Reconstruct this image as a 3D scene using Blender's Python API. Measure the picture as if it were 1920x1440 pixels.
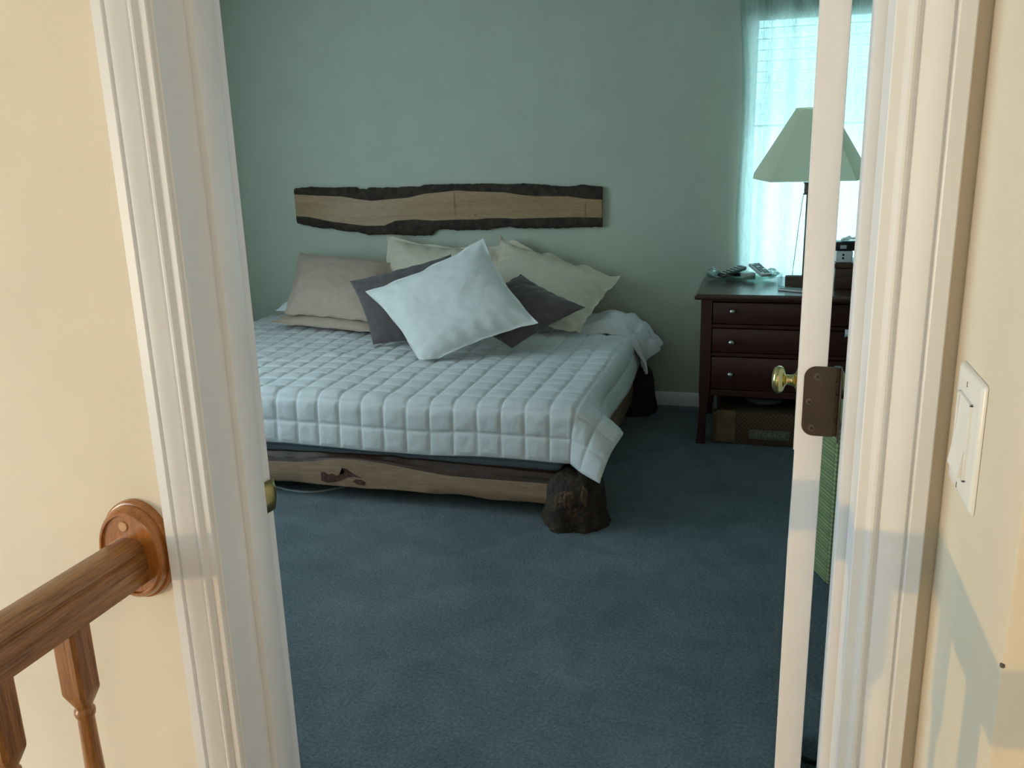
import bpy, bmesh, math, random
from mathutils import Vector, Matrix, noise
random.seed(7)
for o in list(bpy.data.objects):
    bpy.data.objects.remove(o)
scene = bpy.context.scene
COL = scene.collection

# ------------------------------------------------------------------ camera
cam_data = bpy.data.cameras.new('camera')
cam = bpy.data.objects.new('camera', cam_data)
COL.objects.link(cam)
scene.camera = cam
cam_data.sensor_fit = 'HORIZONTAL'
cam_data.sensor_width = 36.0
cam_data.lens = 36.0 * 1640.0 / 1920.0
cam_data.clip_start = 0.02
right = Vector((0.96126, 0.27427, -0.02768)).normalized()
fwd = Vector((-0.27107, 0.92666, -0.25922))
fwd = (fwd - right * fwd.dot(right)).normalized()
up = right.cross(fwd)
cam.matrix_world = Matrix(((right.x, up.x, -fwd.x, 0.0),
                           (right.y, up.y, -fwd.y, 0.0),
                           (right.z, up.z, -fwd.z, 1.55),
                           (0, 0, 0, 1)))

# ------------------------------------------------------------------ world, sun, exposure
world = bpy.data.worlds.new('daylight')
scene.world = world
world.use_nodes = True
bg = world.node_tree.nodes['Background']
bg.inputs['Color'].default_value = (0.73, 0.885, 1.03, 1)
bg.inputs['Strength'].default_value = 5.85

# low sun glancing off a pane across the street: a distant narrow beam that enters the stairwell window only
SUN_DIR = Vector((1.0, 0.80, 0.115)).normalized()
SUN_DIST = 26.0
sun_data = bpy.data.lights.new('low_sun', 'SPOT')
sun_data.energy = 1.08 * 4 * math.pi * SUN_DIST ** 2
sun_data.color = (1.0, 0.52, 0.16)
sun_data.spot_size = 2 * math.atan(2.0 / (SUN_DIST - 3.5))
sun_data.spot_blend = 0.1
sun_data.shadow_soft_size = 0.07
sun = bpy.data.objects.new('low_sun', sun_data)
COL.objects.link(sun)
sun.location = Vector((-0.3, 1.0, 1.25)) - SUN_DIR * SUN_DIST
sun.rotation_euler = SUN_DIR.to_track_quat('-Z', 'Y').to_euler()

vs = scene.view_settings
vs.view_transform = 'Standard'
vs.look = 'None'
vs.exposure = 0.0
vs.gamma = 1.0
vs.use_curve_mapping = False


def portal(name, loc, direction, w, h):
    d = bpy.data.lights.new(name, 'AREA')
    d.shape = 'RECTANGLE'
    d.size = w
    d.size_y = h
    d.cycles.is_portal = True
    o = bpy.data.objects.new(name, d)
    COL.objects.link(o)
    o.location = loc
    o.rotation_euler = Vector(direction).to_track_quat('-Z', 'Y').to_euler()
    return o


# ------------------------------------------------------------------ dimensions
YH, YB = 1.085, 1.245           # hall face and bedroom face of the door wall
XJL, XJR = -0.806, 0.122        # jamb faces
DOOR_H = 2.06
YF = 5.239                      # far bedroom wall
XBL, XBR = -3.65, 1.75          # bedroom side walls
CEIL = 2.62
XW = 0.217                      # short return wall with the switch
YRET = 0.772
XSL, YBACK = -3.3, -3.4         # stairwell side and back
WIN = (-0.150, 0.98, 0.72, 2.26)      # far window x0 x1 z0 z1
WINL = (1.75, 3.45, 0.62, 2.30)       # left bedroom window y0 y1 z0 z1
WINH = (-2.45, -0.25, 0.10, 1.85)       # stairwell window y0 y1 z0 z1

portal('portal_far', ((WIN[0] + WIN[1]) / 2, YF + 0.13, (WIN[2] + WIN[3]) / 2), (0, -1, 0), WIN[1] - WIN[0], WIN[3] - WIN[2])
portal('portal_side', (XBL - 0.13, (WINL[0] + WINL[1]) / 2, (WINL[2] + WINL[3]) / 2), (1, 0, 0), WINL[1] - WINL[0], WINL[3] - WINL[2])
portal('portal_stair', (XSL - 0.13, (WINH[0] + WINH[1]) / 2, (WINH[2] + WINH[3]) / 2), (1, 0, 0), WINH[1] - WINH[0], WINH[3] - WINH[2])


# ------------------------------------------------------------------ materials
def new_mat(name):
    m = bpy.data.materials.new(name)
    m.use_nodes = True
    nt = m.node_tree
    return m, nt, nt.nodes, nt.links, nt.nodes['Principled BSDF']


def coords(nt, scale=(1, 1, 1), kind='Object'):
    tc = nt.nodes.new('ShaderNodeTexCoord')
    mp = nt.nodes.new('ShaderNodeMapping')
    mp.inputs['Scale'].default_value = scale
    nt.links.new(tc.outputs[kind], mp.inputs['Vector'])
    return mp.outputs['Vector']


def ramp(nt, fac, stops):
    r = nt.nodes.new('ShaderNodeValToRGB')
    el = r.color_ramp.elements
    while len(el) < len(stops):
        el.new(0.5)
    for e, (p, c) in zip(el, stops):
        e.position = p
        e.color = (*c, 1)
    nt.links.new(fac, r.inputs['Fac'])
    return r.outputs['Color']


def noise_tex(nt, vec, scale, detail=4, rough=0.55, dist=0.0):
    n = nt.nodes.new('ShaderNodeTexNoise')
    n.inputs['Scale'].default_value = scale
    n.inputs['Detail'].default_value = detail
    n.inputs['Roughness'].default_value = rough
    n.inputs['Distortion'].default_value = dist
    nt.links.new(vec, n.inputs['Vector'])
    return n.outputs['Fac']


def bump(nt, bsdf, fac, strength, dist=0.002):
    b = nt.nodes.new('ShaderNodeBump')
    b.inputs['Strength'].default_value = strength
    b.inputs['Distance'].default_value = dist
    nt.links.new(fac, b.inputs['Height'])
    nt.links.new(b.outputs['Normal'], bsdf.inputs['Normal'])


def lerp(a, b, t):
    return tuple(x + (y - x) * t for x, y in zip(a, b))


def mat_plain(name, col, rough=0.6, var=0.06, scale=18, bmp=0.0, bscale=200, metal=0.0, spec=0.5, coat=0.0, bdist=0.002):
    m, nt, N, L, b = new_mat(name)
    v = coords(nt)
    f = noise_tex(nt, v, scale)
    lo = tuple(c * (1 - var) for c in col)
    hi = tuple(min(1, c * (1 + var)) for c in col)
    L.new(ramp(nt, f, [(0.3, lo), (0.7, hi)]), b.inputs['Base Color'])
    b.inputs['Roughness'].default_value = rough
    b.inputs['Metallic'].default_value = metal
    b.inputs['Specular IOR Level'].default_value = spec
    b.inputs['Coat Weight'].default_value = coat
    if bmp:
        bump(nt, b, noise_tex(nt, v, bscale, 3), bmp, bdist)
    return m


def mat_wood(name, dark, light, scale=(1, 1, 1), rough=0.45, ring=6.0, coat=0.0, spec=0.5, bmp=0.15, fine=1.0):
    m, nt, N, L, b = new_mat(name)
    v = coords(nt, scale)
    f1 = noise_tex(nt, v, ring, 6, 0.6, 0.6)
    f2 = noise_tex(nt, v, ring * 7 * fine, 5, 0.65)
    mx = N.new('ShaderNodeMath')
    mx.operation = 'MULTIPLY_ADD'
    L.new(f2, mx.inputs[0])
    mx.inputs[1].default_value = 0.55
    mul = N.new('ShaderNodeMath')
    mul.operation = 'MULTIPLY'
    L.new(f1, mul.inputs[0])
    mul.inputs[1].default_value = 0.5
    L.new(mul.outputs[0], mx.inputs[2])
    L.new(ramp(nt, mx.outputs[0], [(0.36, dark), (0.52, lerp(dark, light, 0.55)), (0.66, light)]), b.inputs['Base Color'])
    b.inputs['Roughness'].default_value = rough
    b.inputs['Specular IOR Level'].default_value = spec
    b.inputs['Coat Weight'].default_value = coat
    b.inputs['Coat Roughness'].default_value = 0.2
    bump(nt, b, f2, bmp, 0.001)
    return m


M = {}
M['cream'] = mat_plain('cream_wall_paint', (0.80, 0.715, 0.575), 0.75, 0.03, 6, 0.5, 260, bdist=0.0012)
M['trim'] = mat_plain('white_trim_paint', (0.835, 0.83, 0.84), 0.38, 0.02, 10, 0.06, 60, bdist=0.001)
M['sage'] = mat_plain('sage_wall_paint', (0.56, 0.60, 0.50), 0.8, 0.03, 5, 0.3, 220, bdist=0.0012)
M['ceiling'] = mat_plain('ceiling_paint', (0.82, 0.82, 0.80), 0.9, 0.02, 8, 0.3, 120)
M['hallfloor'] = mat_wood('hall_floor_oak', (0.30, 0.17, 0.07), (0.52, 0.34, 0.16), (1, 8, 8), 0.4)
M['oak'] = mat_wood('golden_oak_varnish', (0.115, 0.040, 0.010), (0.42, 0.19, 0.062), (34, 1.6, 34), 0.36, 4, 0.25, fine=0.5)
M['oakv'] = mat_wood('golden_oak_baluster', (0.13, 0.042, 0.010), (0.45, 0.19, 0.055), (34, 34, 1.6), 0.36, 4, 0.25, fine=0.5)
M['oakr'] = mat_wood('golden_oak_rosette', (0.24, 0.075, 0.014), (0.47, 0.165, 0.030), (9, 9, 1.2), 0.2, 5, 0.6, bmp=0.05)
M['oakplug'] = mat_plain('oak_plug', (0.62, 0.34, 0.16), 0.35, 0.1, 60)
M['brass'] = mat_plain('polished_brass', (0.78, 0.60, 0.26), 0.16, 0.05, 30, metal=1.0)
M['dullbrass'] = mat_plain('worn_brass', (0.42, 0.31, 0.12), 0.3, 0.2, 60, metal=1.0)
M['hinge'] = mat_plain('brown_painted_hinge', (0.050, 0.034, 0.021), 0.42, 0.15, 30, 0.1, 90)
M['screw'] = mat_plain('painted_screw', (0.10, 0.078, 0.055), 0.4, 0.15, 80)
M['black'] = mat_plain('black_plastic', (0.012, 0.012, 0.014), 0.4, 0.1, 30)
M['switch'] = mat_plain('white_switch_plastic', (0.88, 0.88, 0.85), 0.28, 0.01, 10)
M['nick'] = mat_plain('bare_metal_nick', (0.10, 0.10, 0.09), 0.6, 0.1)
M['mattress'] = mat_plain('slate_mattress_ticking', (0.15, 0.19, 0.22), 0.85, 0.1, 40, 0.2, 300)
M['barkdark'] = mat_plain('dark_bark', (0.045, 0.030, 0.021), 0.85, 0.55, 26, 0.9, 45, bdist=0.012)
M['stump'] = mat_plain('charred_stump_bark', (0.036, 0.020, 0.012), 0.8, 0.7, 22, 1.0, 40, bdist=0.014)
M['stumpwood'] = mat_plain('exposed_stump_wood', (0.095, 0.050, 0.026), 0.8, 0.75, 34, 0.8, 50, bdist=0.01)
M['knot'] = mat_plain('dark_knot', (0.085, 0.036, 0.020), 0.7, 0.5, 60, 0.6, 80)
M['redbark'] = mat_wood('reddish_live_edge', (0.014, 0.008, 0.006), (0.085, 0.030, 0.018), (1.0, 10, 10), 0.5, 5)
M['hickory'] = mat_wood('pale_hickory_slab', (0.28, 0.155, 0.065), (0.45, 0.285, 0.145), (1.0, 9, 9), 0.5, 2.4, 0.1, bmp=0.06)
M['hickoryrail'] = mat_wood('pale_hickory_rail', (0.25, 0.145, 0.085), (0.44, 0.29, 0.19), (1.0, 10, 10), 0.5, 2.2, 0.1, bmp=0.06)
M['cherry'] = mat_wood('dark_cherry_wood', (0.024, 0.005, 0.004), (0.078, 0.015, 0.010), (1.2, 10, 10), 0.38, 3.0, 0.1, bmp=0.04)
M['cherrytop'] = mat_wood('dark_cherry_top', (0.035, 0.014, 0.012), (0.10, 0.036, 0.028), (1.2, 10, 10), 0.26, 3.0, 0.3, bmp=0.03)
M['pewter'] = mat_plain('pewter_knob', (0.62, 0.60, 0.58), 0.28, 0.08, 40, metal=1.0)
M['nickel'] = mat_plain('dark_nickel', (0.28, 0.29, 0.29), 0.3, 0.1, 40, metal=1.0)
M['jewel'] = mat_wood('walnut_box', (0.030, 0.014, 0.008), (0.10, 0.048, 0.026), (1.5, 8, 8), 0.4, 4)
M['traybox'] = mat_wood('brown_tray_wood', (0.07, 0.045, 0.034), (0.16, 0.11, 0.085), (1.5, 8, 8), 0.45, 4)
M['greyplastic'] = mat_plain('silver_grey_plastic', (0.55, 0.58, 0.58), 0.4, 0.03, 30)
M['whiteplastic'] = mat_plain('white_plastic', (0.80, 0.82, 0.82), 0.4, 0.03, 30)
M['paper'] = mat_plain('white_paper', (0.78, 0.79, 0.78), 0.8, 0.05, 30)
M['card'] = mat_plain('brown_card', (0.19, 0.12, 0.06), 0.85, 0.15, 20, 0.2, 80)
M['labelplate'] = mat_plain('grey_label_plate', (0.17, 0.155, 0.13), 0.6, 0.1, 40)
M['labelink'] = mat_plain('pale_label_lettering', (0.34, 0.32, 0.28), 0.6, 0.05, 40)
M['bag'] = mat_plain('grey_plastic_bag', (0.13, 0.14, 0.14), 0.4, 0.2, 30)
M['cable'] = mat_plain('grey_cable', (0.26, 0.27, 0.28), 0.5, 0.05, 30)
M['sheet'] = mat_plain('white_sheet', (0.80, 0.81, 0.82), 0.85, 0.03, 30, 0.2, 120)
M['hook'] = mat_plain('rod_metal', (0.5, 0.5, 0.48), 0.35, 0.05, 30, metal=1.0)


def mat_cloth(name, col, weave=500, wr=0.35, wscale=9, sheen=0.2, var=0.05, stretch=(1, 1, 1), wdist=0.01, rough=0.9):
    m, nt, N, L, b = new_mat(name)
    v = coords(nt)
    vw = coords(nt, stretch)
    f = noise_tex(nt, v, 25, 4)
    L.new(ramp(nt, f, [(0.3, tuple(c * (1 - var) for c in col)), (0.7, tuple(min(1, c * (1 + var)) for c in col))]), b.inputs['Base Color'])
    b.inputs['Roughness'].default_value = rough
    b.inputs['Sheen Weight'].default_value = sheen
    b.inputs['Specular IOR Level'].default_value = 0.2
    n1 = noise_tex(nt, vw, wscale, 5, 0.6, 0.8)
    n2 = noise_tex(nt, v, weave, 2)
    a = N.new('ShaderNodeMath')
    a.operation = 'MULTIPLY_ADD'
    L.new(n2, a.inputs[0])
    a.inputs[1].default_value = 0.06
    L.new(n1, a.inputs[2])
    bump(nt, b, a.outputs[0], wr, wdist)
    return m


M['quilt'] = mat_cloth('white_quilted_cotton', (0.77, 0.775, 0.79), 500, 0.5, 22, 0.15, 0.02, wdist=0.006)
M['whitepillow'] = mat_cloth('white_pillow_linen', (0.83, 0.835, 0.82), 500, 0.3, 10, 0.15, 0.02)
M['cream_sham'] = mat_cloth('cream_sham_cotton', (0.74, 0.66, 0.53), 420, 0.4, 12, 0.15, 0.03)
M['cream_knit'] = mat_cloth('cream_ribbed_cotton', (0.74, 0.66, 0.53), 300, 0.5, 40, 0.15, 0.03, stretch=(0.5, 2, 3), wdist=0.005)
M['pink'] = mat_cloth('dusty_beige_linen', (0.56, 0.43, 0.345), 420, 0.35, 14, 0.15, 0.05)
M['taupe'] = mat_cloth('dark_taupe_suede', (0.125, 0.105, 0.105), 420, 0.3, 12, 0.25, 0.12)
M['bedwhite'] = mat_cloth('white_pillowcase', (0.80, 0.82, 0.85), 420, 0.3, 12, 0.1, 0.02)


def mat_shade():
    m, nt, N, L, b = new_mat('pale_lampshade_fabric')
    v = coords(nt, (1, 1, 1))
    f = noise_tex(nt, v, 260, 3)
    col = ramp(nt, f, [(0.3, (0.84, 0.76, 0.58)), (0.7, (0.90, 0.82, 0.64))])
    L.new(col, b.inputs['Base Color'])
    b.inputs['Roughness'].default_value = 0.85
    t = N.new('ShaderNodeBsdfTranslucent')
    L.new(col, t.inputs['Color'])
    mx = N.new('ShaderNodeMixShader')
    mx.inputs['Fac'].default_value = 0.45
    L.new(b.outputs[0], mx.inputs[1])
    L.new(t.outputs[0], mx.inputs[2])
    L.new(mx.outputs[0], N['Material Output'].inputs['Surface'])
    return m


M['shade'] = mat_shade()


def mat_sheer():
    m, nt, N, L, b = new_mat('crinkled_sheer_curtain')
    v = coords(nt, (60, 60, 9))
    f = noise_tex(nt, v, 1.6, 5, 0.65, 0.9)
    v2 = coords(nt, (9, 9, 0.4))
    f2 = noise_tex(nt, v2, 1.0, 2)
    ad = N.new('ShaderNodeMath')
    ad.operation = 'MULTIPLY_ADD'
    L.new(f2, ad.inputs[0])
    ad.inputs[1].default_value = 0.5
    L.new(f, ad.inputs[2])
    mr = N.new('ShaderNodeMapRange')
    L.new(ad.outputs[0], mr.inputs['Value'])
    mr.inputs['From Min'].default_value = 0.55
    mr.inputs['From Max'].default_value = 0.95
    mr.inputs['To Min'].default_value = 0.70
    mr.inputs['To Max'].default_value = 0.97
    tr = N.new('ShaderNodeBsdfTransparent')
    tr.inputs['Color'].default_value = (0.46, 0.74, 0.72, 1)
    tl = N.new('ShaderNodeBsdfTranslucent')
    tl.inputs['Color'].default_value = (0.42, 0.60, 0.56, 1)
    df = N.new('ShaderNodeBsdfDiffuse')
    df.inputs['Color'].default_value = (0.80, 0.82, 0.74, 1)
    m1 = N.new('ShaderNodeMixShader')
    m1.inputs['Fac'].default_value = 0.55
    L.new(df.outputs[0], m1.inputs[1])
    L.new(tl.outputs[0], m1.inputs[2])
    m2 = N.new('ShaderNodeMixShader')
    L.new(mr.outputs['Result'], m2.inputs['Fac'])
    L.new(tr.outputs[0], m2.inputs[1])
    L.new(m1.outputs[0], m2.inputs[2])
    L.new(m2.outputs[0], N['Material Output'].inputs['Surface'])
    return m


M['sheer'] = mat_sheer()


def mat_pane(name, tint=(0.95, 1.0, 0.98), gl=0.06, rough=0.02):
    m, nt, N, L, b = new_mat(name)
    tr = N.new('ShaderNodeBsdfTransparent')
    tr.inputs['Color'].default_value = (*tint, 1)
    g = N.new('ShaderNodeBsdfGlossy')
    g.inputs['Roughness'].default_value = rough
    mx = N.new('ShaderNodeMixShader')
    mx.inputs['Fac'].default_value = gl
    L.new(tr.outputs[0], mx.inputs[1])
    L.new(g.outputs[0], mx.inputs[2])
    L.new(mx.outputs[0], N['Material Output'].inputs['Surface'])
    return m


M['pane'] = mat_pane('window_glass')
M['dish'] = mat_pane('green_dish_glass', (0.82, 0.93, 0.89), 0.20, 0.06)
M['acrylic'] = mat_pane('clear_acrylic', (0.86, 0.93, 0.93), 0.15, 0.05)
M['crinkle'] = mat_pane('crinkled_clear_wrap', (0.75, 0.82, 0.80), 0.45, 0.12)


def mat_slat():
    m, nt, N, L, b = new_mat('white_blind_slat')
    v = coords(nt)
    L.new(ramp(nt, noise_tex(nt, v, 20), [(0.3, (0.80, 0.82, 0.80)), (0.7, (0.85, 0.86, 0.84))]), b.inputs['Base Color'])
    t = N.new('ShaderNodeBsdfTranslucent')
    t.inputs['Color'].default_value = (0.8, 0.84, 0.82, 1)
    mx = N.new('ShaderNodeMixShader')
    mx.inputs['Fac'].default_value = 0.35
    L.new(b.outputs[0], mx.inputs[1])
    L.new(t.outputs[0], mx.inputs[2])
    L.new(mx.outputs[0], N['Material Output'].inputs['Surface'])
    return m


M['slat'] = mat_slat()


def mat_carpet():
    m, nt, N, L, b = new_mat('slate_blue_carpet')
    v = coords(nt)
    fine = noise_tex(nt, v, 95, 3, 0.7)
    mid = noise_tex(nt, v, 5.0, 4, 0.6, 0.7)
    big = noise_tex(nt, v, 1.3, 3, 0.5, 0.5)
    a = N.new('ShaderNodeMath'); a.operation = 'MULTIPLY_ADD'
    L.new(fine, a.inputs[0]); a.inputs[1].default_value = 0.85
    c = N.new('ShaderNodeMath'); c.operation = 'MULTIPLY_ADD'
    L.new(mid, c.inputs[0]); c.inputs[1].default_value = 0.45
    d = N.new('ShaderNodeMath'); d.operation = 'MULTIPLY'
    L.new(big, d.inputs[0]); d.inputs[1].default_value = 0.30
    L.new(d.outputs[0], c.inputs[2])
    L.new(c.outputs[0], a.inputs[2])
    L.new(ramp(nt, a.outputs[0], [(0.52, (0.062, 0.092, 0.112)), (0.80, (0.160, 0.212, 0.246)), (1.0, (0.26, 0.32, 0.355))]), b.inputs['Base Color'])
    b.inputs['Roughness'].default_value = 0.95
    b.inputs['Specular IOR Level'].default_value = 0.1
    b.inputs['Sheen Weight'].default_value = 0.25
    f3 = noise_tex(nt, v, 130, 3, 0.7)
    bump(nt, b, f3, 1.0, 0.018)
    return m


M['carpet'] = mat_carpet()


def mat_ribs():
    m, nt, N, L, b = new_mat('green_ribbed_weave')
    v = coords(nt)
    w = N.new('ShaderNodeTexWave')
    w.bands_direction = 'Z'
    w.inputs['Scale'].default_value = 18
    w.inputs['Distortion'].default_value = 0.3
    L.new(v, w.inputs['Vector'])
    L.new(ramp(nt, w.outputs['Fac'], [(0.2, (0.27, 0.34, 0.16)), (0.8, (0.46, 0.54, 0.30))]), b.inputs['Base Color'])
    b.inputs['Roughness'].default_value = 0.8
    return m


M['ribs'] = mat_ribs()


def mat_weave():
    m, nt, N, L, b = new_mat('brown_basket_weave')
    v = coords(nt)
    ch = N.new('ShaderNodeTexChecker')
    ch.inputs['Scale'].default_value = 90
    ch.inputs['Color1'].default_value = (0.09, 0.045, 0.022, 1)
    ch.inputs['Color2'].default_value = (0.15, 0.09, 0.05, 1)
    L.new(v, ch.inputs['Vector'])
    L.new(ch.outputs['Color'], b.inputs['Base Color'])
    b.inputs['Roughness'].default_value = 0.8
    bump(nt, b, ch.outputs['Fac'], 0.5, 0.002)
    return m


M['weave'] = mat_weave()


# ------------------------------------------------------------------ mesh helpers
class MB:
    def __init__(self):
        self.bm = bmesh.new()

    def box(self, x0, x1, y0, y1, z0, z1, r=0.0, seg=2, mat=None):
        bm = bmesh.new()
        vs_ = [bm.verts.new((x, y, z)) for x in (x0, x1) for y in (y0, y1) for z in (z0, z1)]
        for f in ((0, 1, 3, 2), (4, 6, 7, 5), (0, 4, 5, 1), (2, 3, 7, 6), (0, 2, 6, 4), (1, 5, 7, 3)):
            bm.faces.new([vs_[i] for i in f])
        if r > 0:
            bmesh.ops.bevel(bm, geom=bm.edges[:], offset=r, segments=seg, profile=0.5, affect='EDGES')
        if mat is not None:
            bmesh.ops.transform(bm, matrix=mat, verts=bm.verts[:])
        self.join(bm)
        return self

    def join(self, bm):
        me = bpy.data.meshes.new('tmp')
        bmesh.ops.recalc_face_normals(bm, faces=bm.faces[:])
        bm.to_mesh(me)
        bm.free()
        self.bm.from_mesh(me)
        bpy.data.meshes.remove(me)

    def grid(self, pts, close_u=False, close_v=False, cap=False):
        """pts[i][j] -> surface"""
        bm = self.bm
        vv = [[bm.verts.new(p) for p in row] for row in pts]
        n, m = len(vv), len(vv[0])
        for i in range(n if close_u else n - 1):
            for j in range(m if close_v else m - 1):
                a, b, c, d = vv[i][j], vv[(i + 1) % n][j], vv[(i + 1) % n][(j + 1) % m], vv[i][(j + 1) % m]
                try:
                    bm.faces.new((a, b, c, d))
                except ValueError:
                    pass
        if cap:
            for row in (vv[0], vv[-1]):
                try:
                    bm.faces.new(row)
                except ValueError:
                    pass
        return self

    def loft(self, rings):
        b2 = MB()
        b2.grid(rings, close_v=True, cap=True)
        self.join(b2.bm)
        return self

    def lathe(self, prof, origin, axis='Z', n=24):
        """prof: list of (radius, height) along the axis"""
        rings = []
        for r, h in prof:
            ring = []
            for k in range(n):
                a = 2 * math.pi * k / n
                c, s = math.cos(a) * max(r, 1e-5), math.sin(a) * max(r, 1e-5)
                if axis == 'Z':
                    p = (c, s, h)
                elif axis == 'X':
                    p = (h, c, s)
                else:
                    p = (c, h, s)
                ring.append(Vector(p) + Vector(origin))
            rings.append(ring)
        return self.loft(rings)

    def tube(self, path, r, n=8):
        rings = []
        P = [Vector(p) for p in path]
        for i, p in enumerate(P):
            t = (P[min(i + 1, len(P) - 1)] - P[max(i - 1, 0)]).normalized()
            a = t.orthogonal().normalized() if abs(t.z) > 0.95 else t.cross(Vector((0, 0, 1))).normalized()
            b = t.cross(a)
            rr = r[i] if isinstance(r, (list, tuple)) else r
            rings.append([p + (a * math.cos(2 * math.pi * k / n) + b * math.sin(2 * math.pi * k / n)) * rr for k in range(n)])
        return self.loft(rings)

    def prism(self, outline, depth_vec):
        """closed planar outline (3D points) extruded along depth_vec"""
        d = Vector(depth_vec)
        return self.loft([[Vector(p) for p in outline], [Vector(p) + d for p in outline]])

    def slab(self, top, bot, y0, y1, bulge=None):
        """strip between two (x,z) polylines resampled on common x, front face y0, back y1"""
        xs = [p[0] for p in top]
        fr, bk = [], []
        for (x, zt), (_, zb) in zip(top, bot):
            fr.append(((x, y0, zb), (x, y0, zt)))
            bk.append(((x, y1, zb), (x, y1, zt)))
        rings = [[f[0], f[1], b[1], b[0]] for f, b in zip(fr, bk)]
        return self.loft(rings)

    def xform(self, mat):
        bmesh.ops.transform(self.bm, matrix=mat, verts=self.bm.verts[:])
        return self


def root_offset(o):
    v = Vector((0, 0, 0))
    while o is not None:
        v += o.location
        o = o.parent
    return v


def build(name, mb, mat, parent=None, base=None, smooth=True, angle=40, props=None):
    me = bpy.data.meshes.new(name)
    mb.bm.to_mesh(me)
    mb.bm.free()
    me.materials.append(M[mat] if isinstance(mat, str) else mat)
    if smooth:
        me.shade_smooth()
        me.set_sharp_from_angle(angle=math.radians(angle))
    o = bpy.data.objects.new(name, me)
    COL.objects.link(o)
    if parent is not None:
        me.transform(Matrix.Translation(-root_offset(parent)))
        o.parent = parent
    elif base is not None:
        me.transform(Matrix.Translation(-Vector(base)))
        o.location = base
    if props:
        for k, v in props.items():
            o[k] = v
    return o


def thing(name, base, label, cat, group=None, kind=None):
    o = bpy.data.objects.new(name, None)
    o.empty_display_size = 0.1
    COL.objects.link(o)
    o.location = base
    tag(o, label, cat, group, kind)
    return o


def tag(o, label, cat=None, group=None, kind=None):
    o['label'] = label
    if cat:
        o['category'] = cat
    if group:
        o['group'] = group
    if kind:
        o['kind'] = kind
    return o


def share(src, parent, delta):
    c = src.copy()
    COL.objects.link(c)
    c.parent = parent
    c.location = src.location + Vector(delta)
    return c


def struct(name, mb, mat, label=None, cat=None, base=(0, 0, 0), **kw):
    o = build(name, mb, mat, None, base, **kw)
    o['kind'] = 'structure'
    if label:
        o['label'] = label
    if cat:
        o['category'] = cat
    return o


def interp(poly, x):
    for (x0, z0), (x1, z1) in zip(poly, poly[1:]):
        if x0 <= x <= x1:
            t = (x - x0) / (x1 - x0) if x1 > x0 else 0
            return z0 + (z1 - z0) * t
    return poly[0][1] if x < poly[0][0] else poly[-1][1]


def nz(x, y, z=0.0):
    return noise.noise(Vector((x, y, z)))


# ================================================================== SETTING
# floors
struct('floor', MB().box(XBL - 0.1, XBR + 0.1, YB - 0.16, YF + 0.1, -0.12, 0.0), 'carpet', 'slate blue carpet of the bedroom', 'floor', smooth=False)
struct('floor_hall', MB().box(-0.99, 1.95, YBACK - 0.1, YH, -0.25, -0.002).box(-0.99, -0.93, YBACK - 0.1, YH, -0.45, -0.25), 'hallfloor', 'oak landing floor outside the bedroom door', 'floor', smooth=False)
struct('floor_stairwell', MB().box(XSL - 0.1, -0.99, YBACK - 0.1, YH, -1.62, -1.5), 'hallfloor', 'lower stairwell floor beside the landing', 'floor', smooth=False)
struct('ceiling', MB().box(XBL - 0.2, XBR + 0.2, YBACK - 0.2, YF + 0.2, CEIL, CEIL + 0.12), 'ceiling', 'flat white ceiling', 'ceiling', smooth=False)


def wall_y(mb, y0, y1, x0, x1, z0, z1, hole=None):
    if hole is None:
        return mb.box(x0, x1, y0, y1, z0, z1)
    a, b, c, d = hole
    mb.box(x0, a, y0, y1, z0, z1)
    mb.box(b, x1, y0, y1, z0, z1)
    if c > z0:
        mb.box(a, b, y0, y1, z0, c)
    mb.box(a, b, y0, y1, d, z1)
    return mb


def wall_x(mb, x0, x1, y0, y1, z0, z1, hole=None):
    if hole is None:
        return mb.box(x0, x1, y0, y1, z0, z1)
    a, b, c, d = hole
    mb.box(x0, x1, y0, a, z0, z1)
    mb.box(x0, x1, b, y1, z0, z1)
    if c > z0:
        mb.box(x0, x1, a, b, z0, c)
    mb.box(x0, x1, a, b, d, z1)
    return mb


struct('wall_far', wall_y(MB(), YF, YF + 0.12, XBL - 0.12, XBR + 0.12, 0, CEIL, WIN), 'sage', 'sage green bedroom wall behind the bed', 'wall', smooth=False)
struct('wall_left', wall_x(MB(), XBL - 0.12, XBL, YB, YF, 0, CEIL, WINL), 'sage', 'bedroom side wall left of the bed', 'wall', smooth=False)
struct('wall_right', wall_x(MB(), XBR, XBR + 0.12, YB, YF, 0, CEIL), 'sage', 'bedroom side wall beyond the dresser', 'wall', smooth=False)
# door wall: hall half cream, bedroom half sage
RO = (XJL - 0.02, XJR + 0.02, 0, DOOR_H + 0.02)
struct('wall_door', wall_y(MB(), YH, YH + 0.08, XBL - 0.12, XBR + 0.12, -1.5, CEIL, (RO[0], RO[1], 0.0, RO[3])), 'cream', 'cream hall wall around the bedroom doorway', 'wall', smooth=False)
struct('wall_door_inner', wall_y(MB(), YH + 0.08, YB, XBL - 0.12, XBR + 0.12, 0, CEIL, RO), 'sage', 'bedroom side of the doorway wall', 'wall', smooth=False)
ret = struct('wall_return', MB().box(XW, 1.9, YRET, YH, 0, CEIL, 0.004, 2), 'cream', 'short cream return wall that carries the light switch', 'wall', angle=30)
build('corner_nick', MB().box(XW - 0.0008, XW + 0.003, YRET - 0.0008, YRET + 0.003, 1.0945, 1.0985, 0.0008, 1), 'nick', ret)
struct('wall_hall_right', MB().box(1.88, 1.98, YBACK, YRET, 0, CEIL), 'cream', 'cream wall at the right end of the landing', 'wall', smooth=False)
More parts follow.
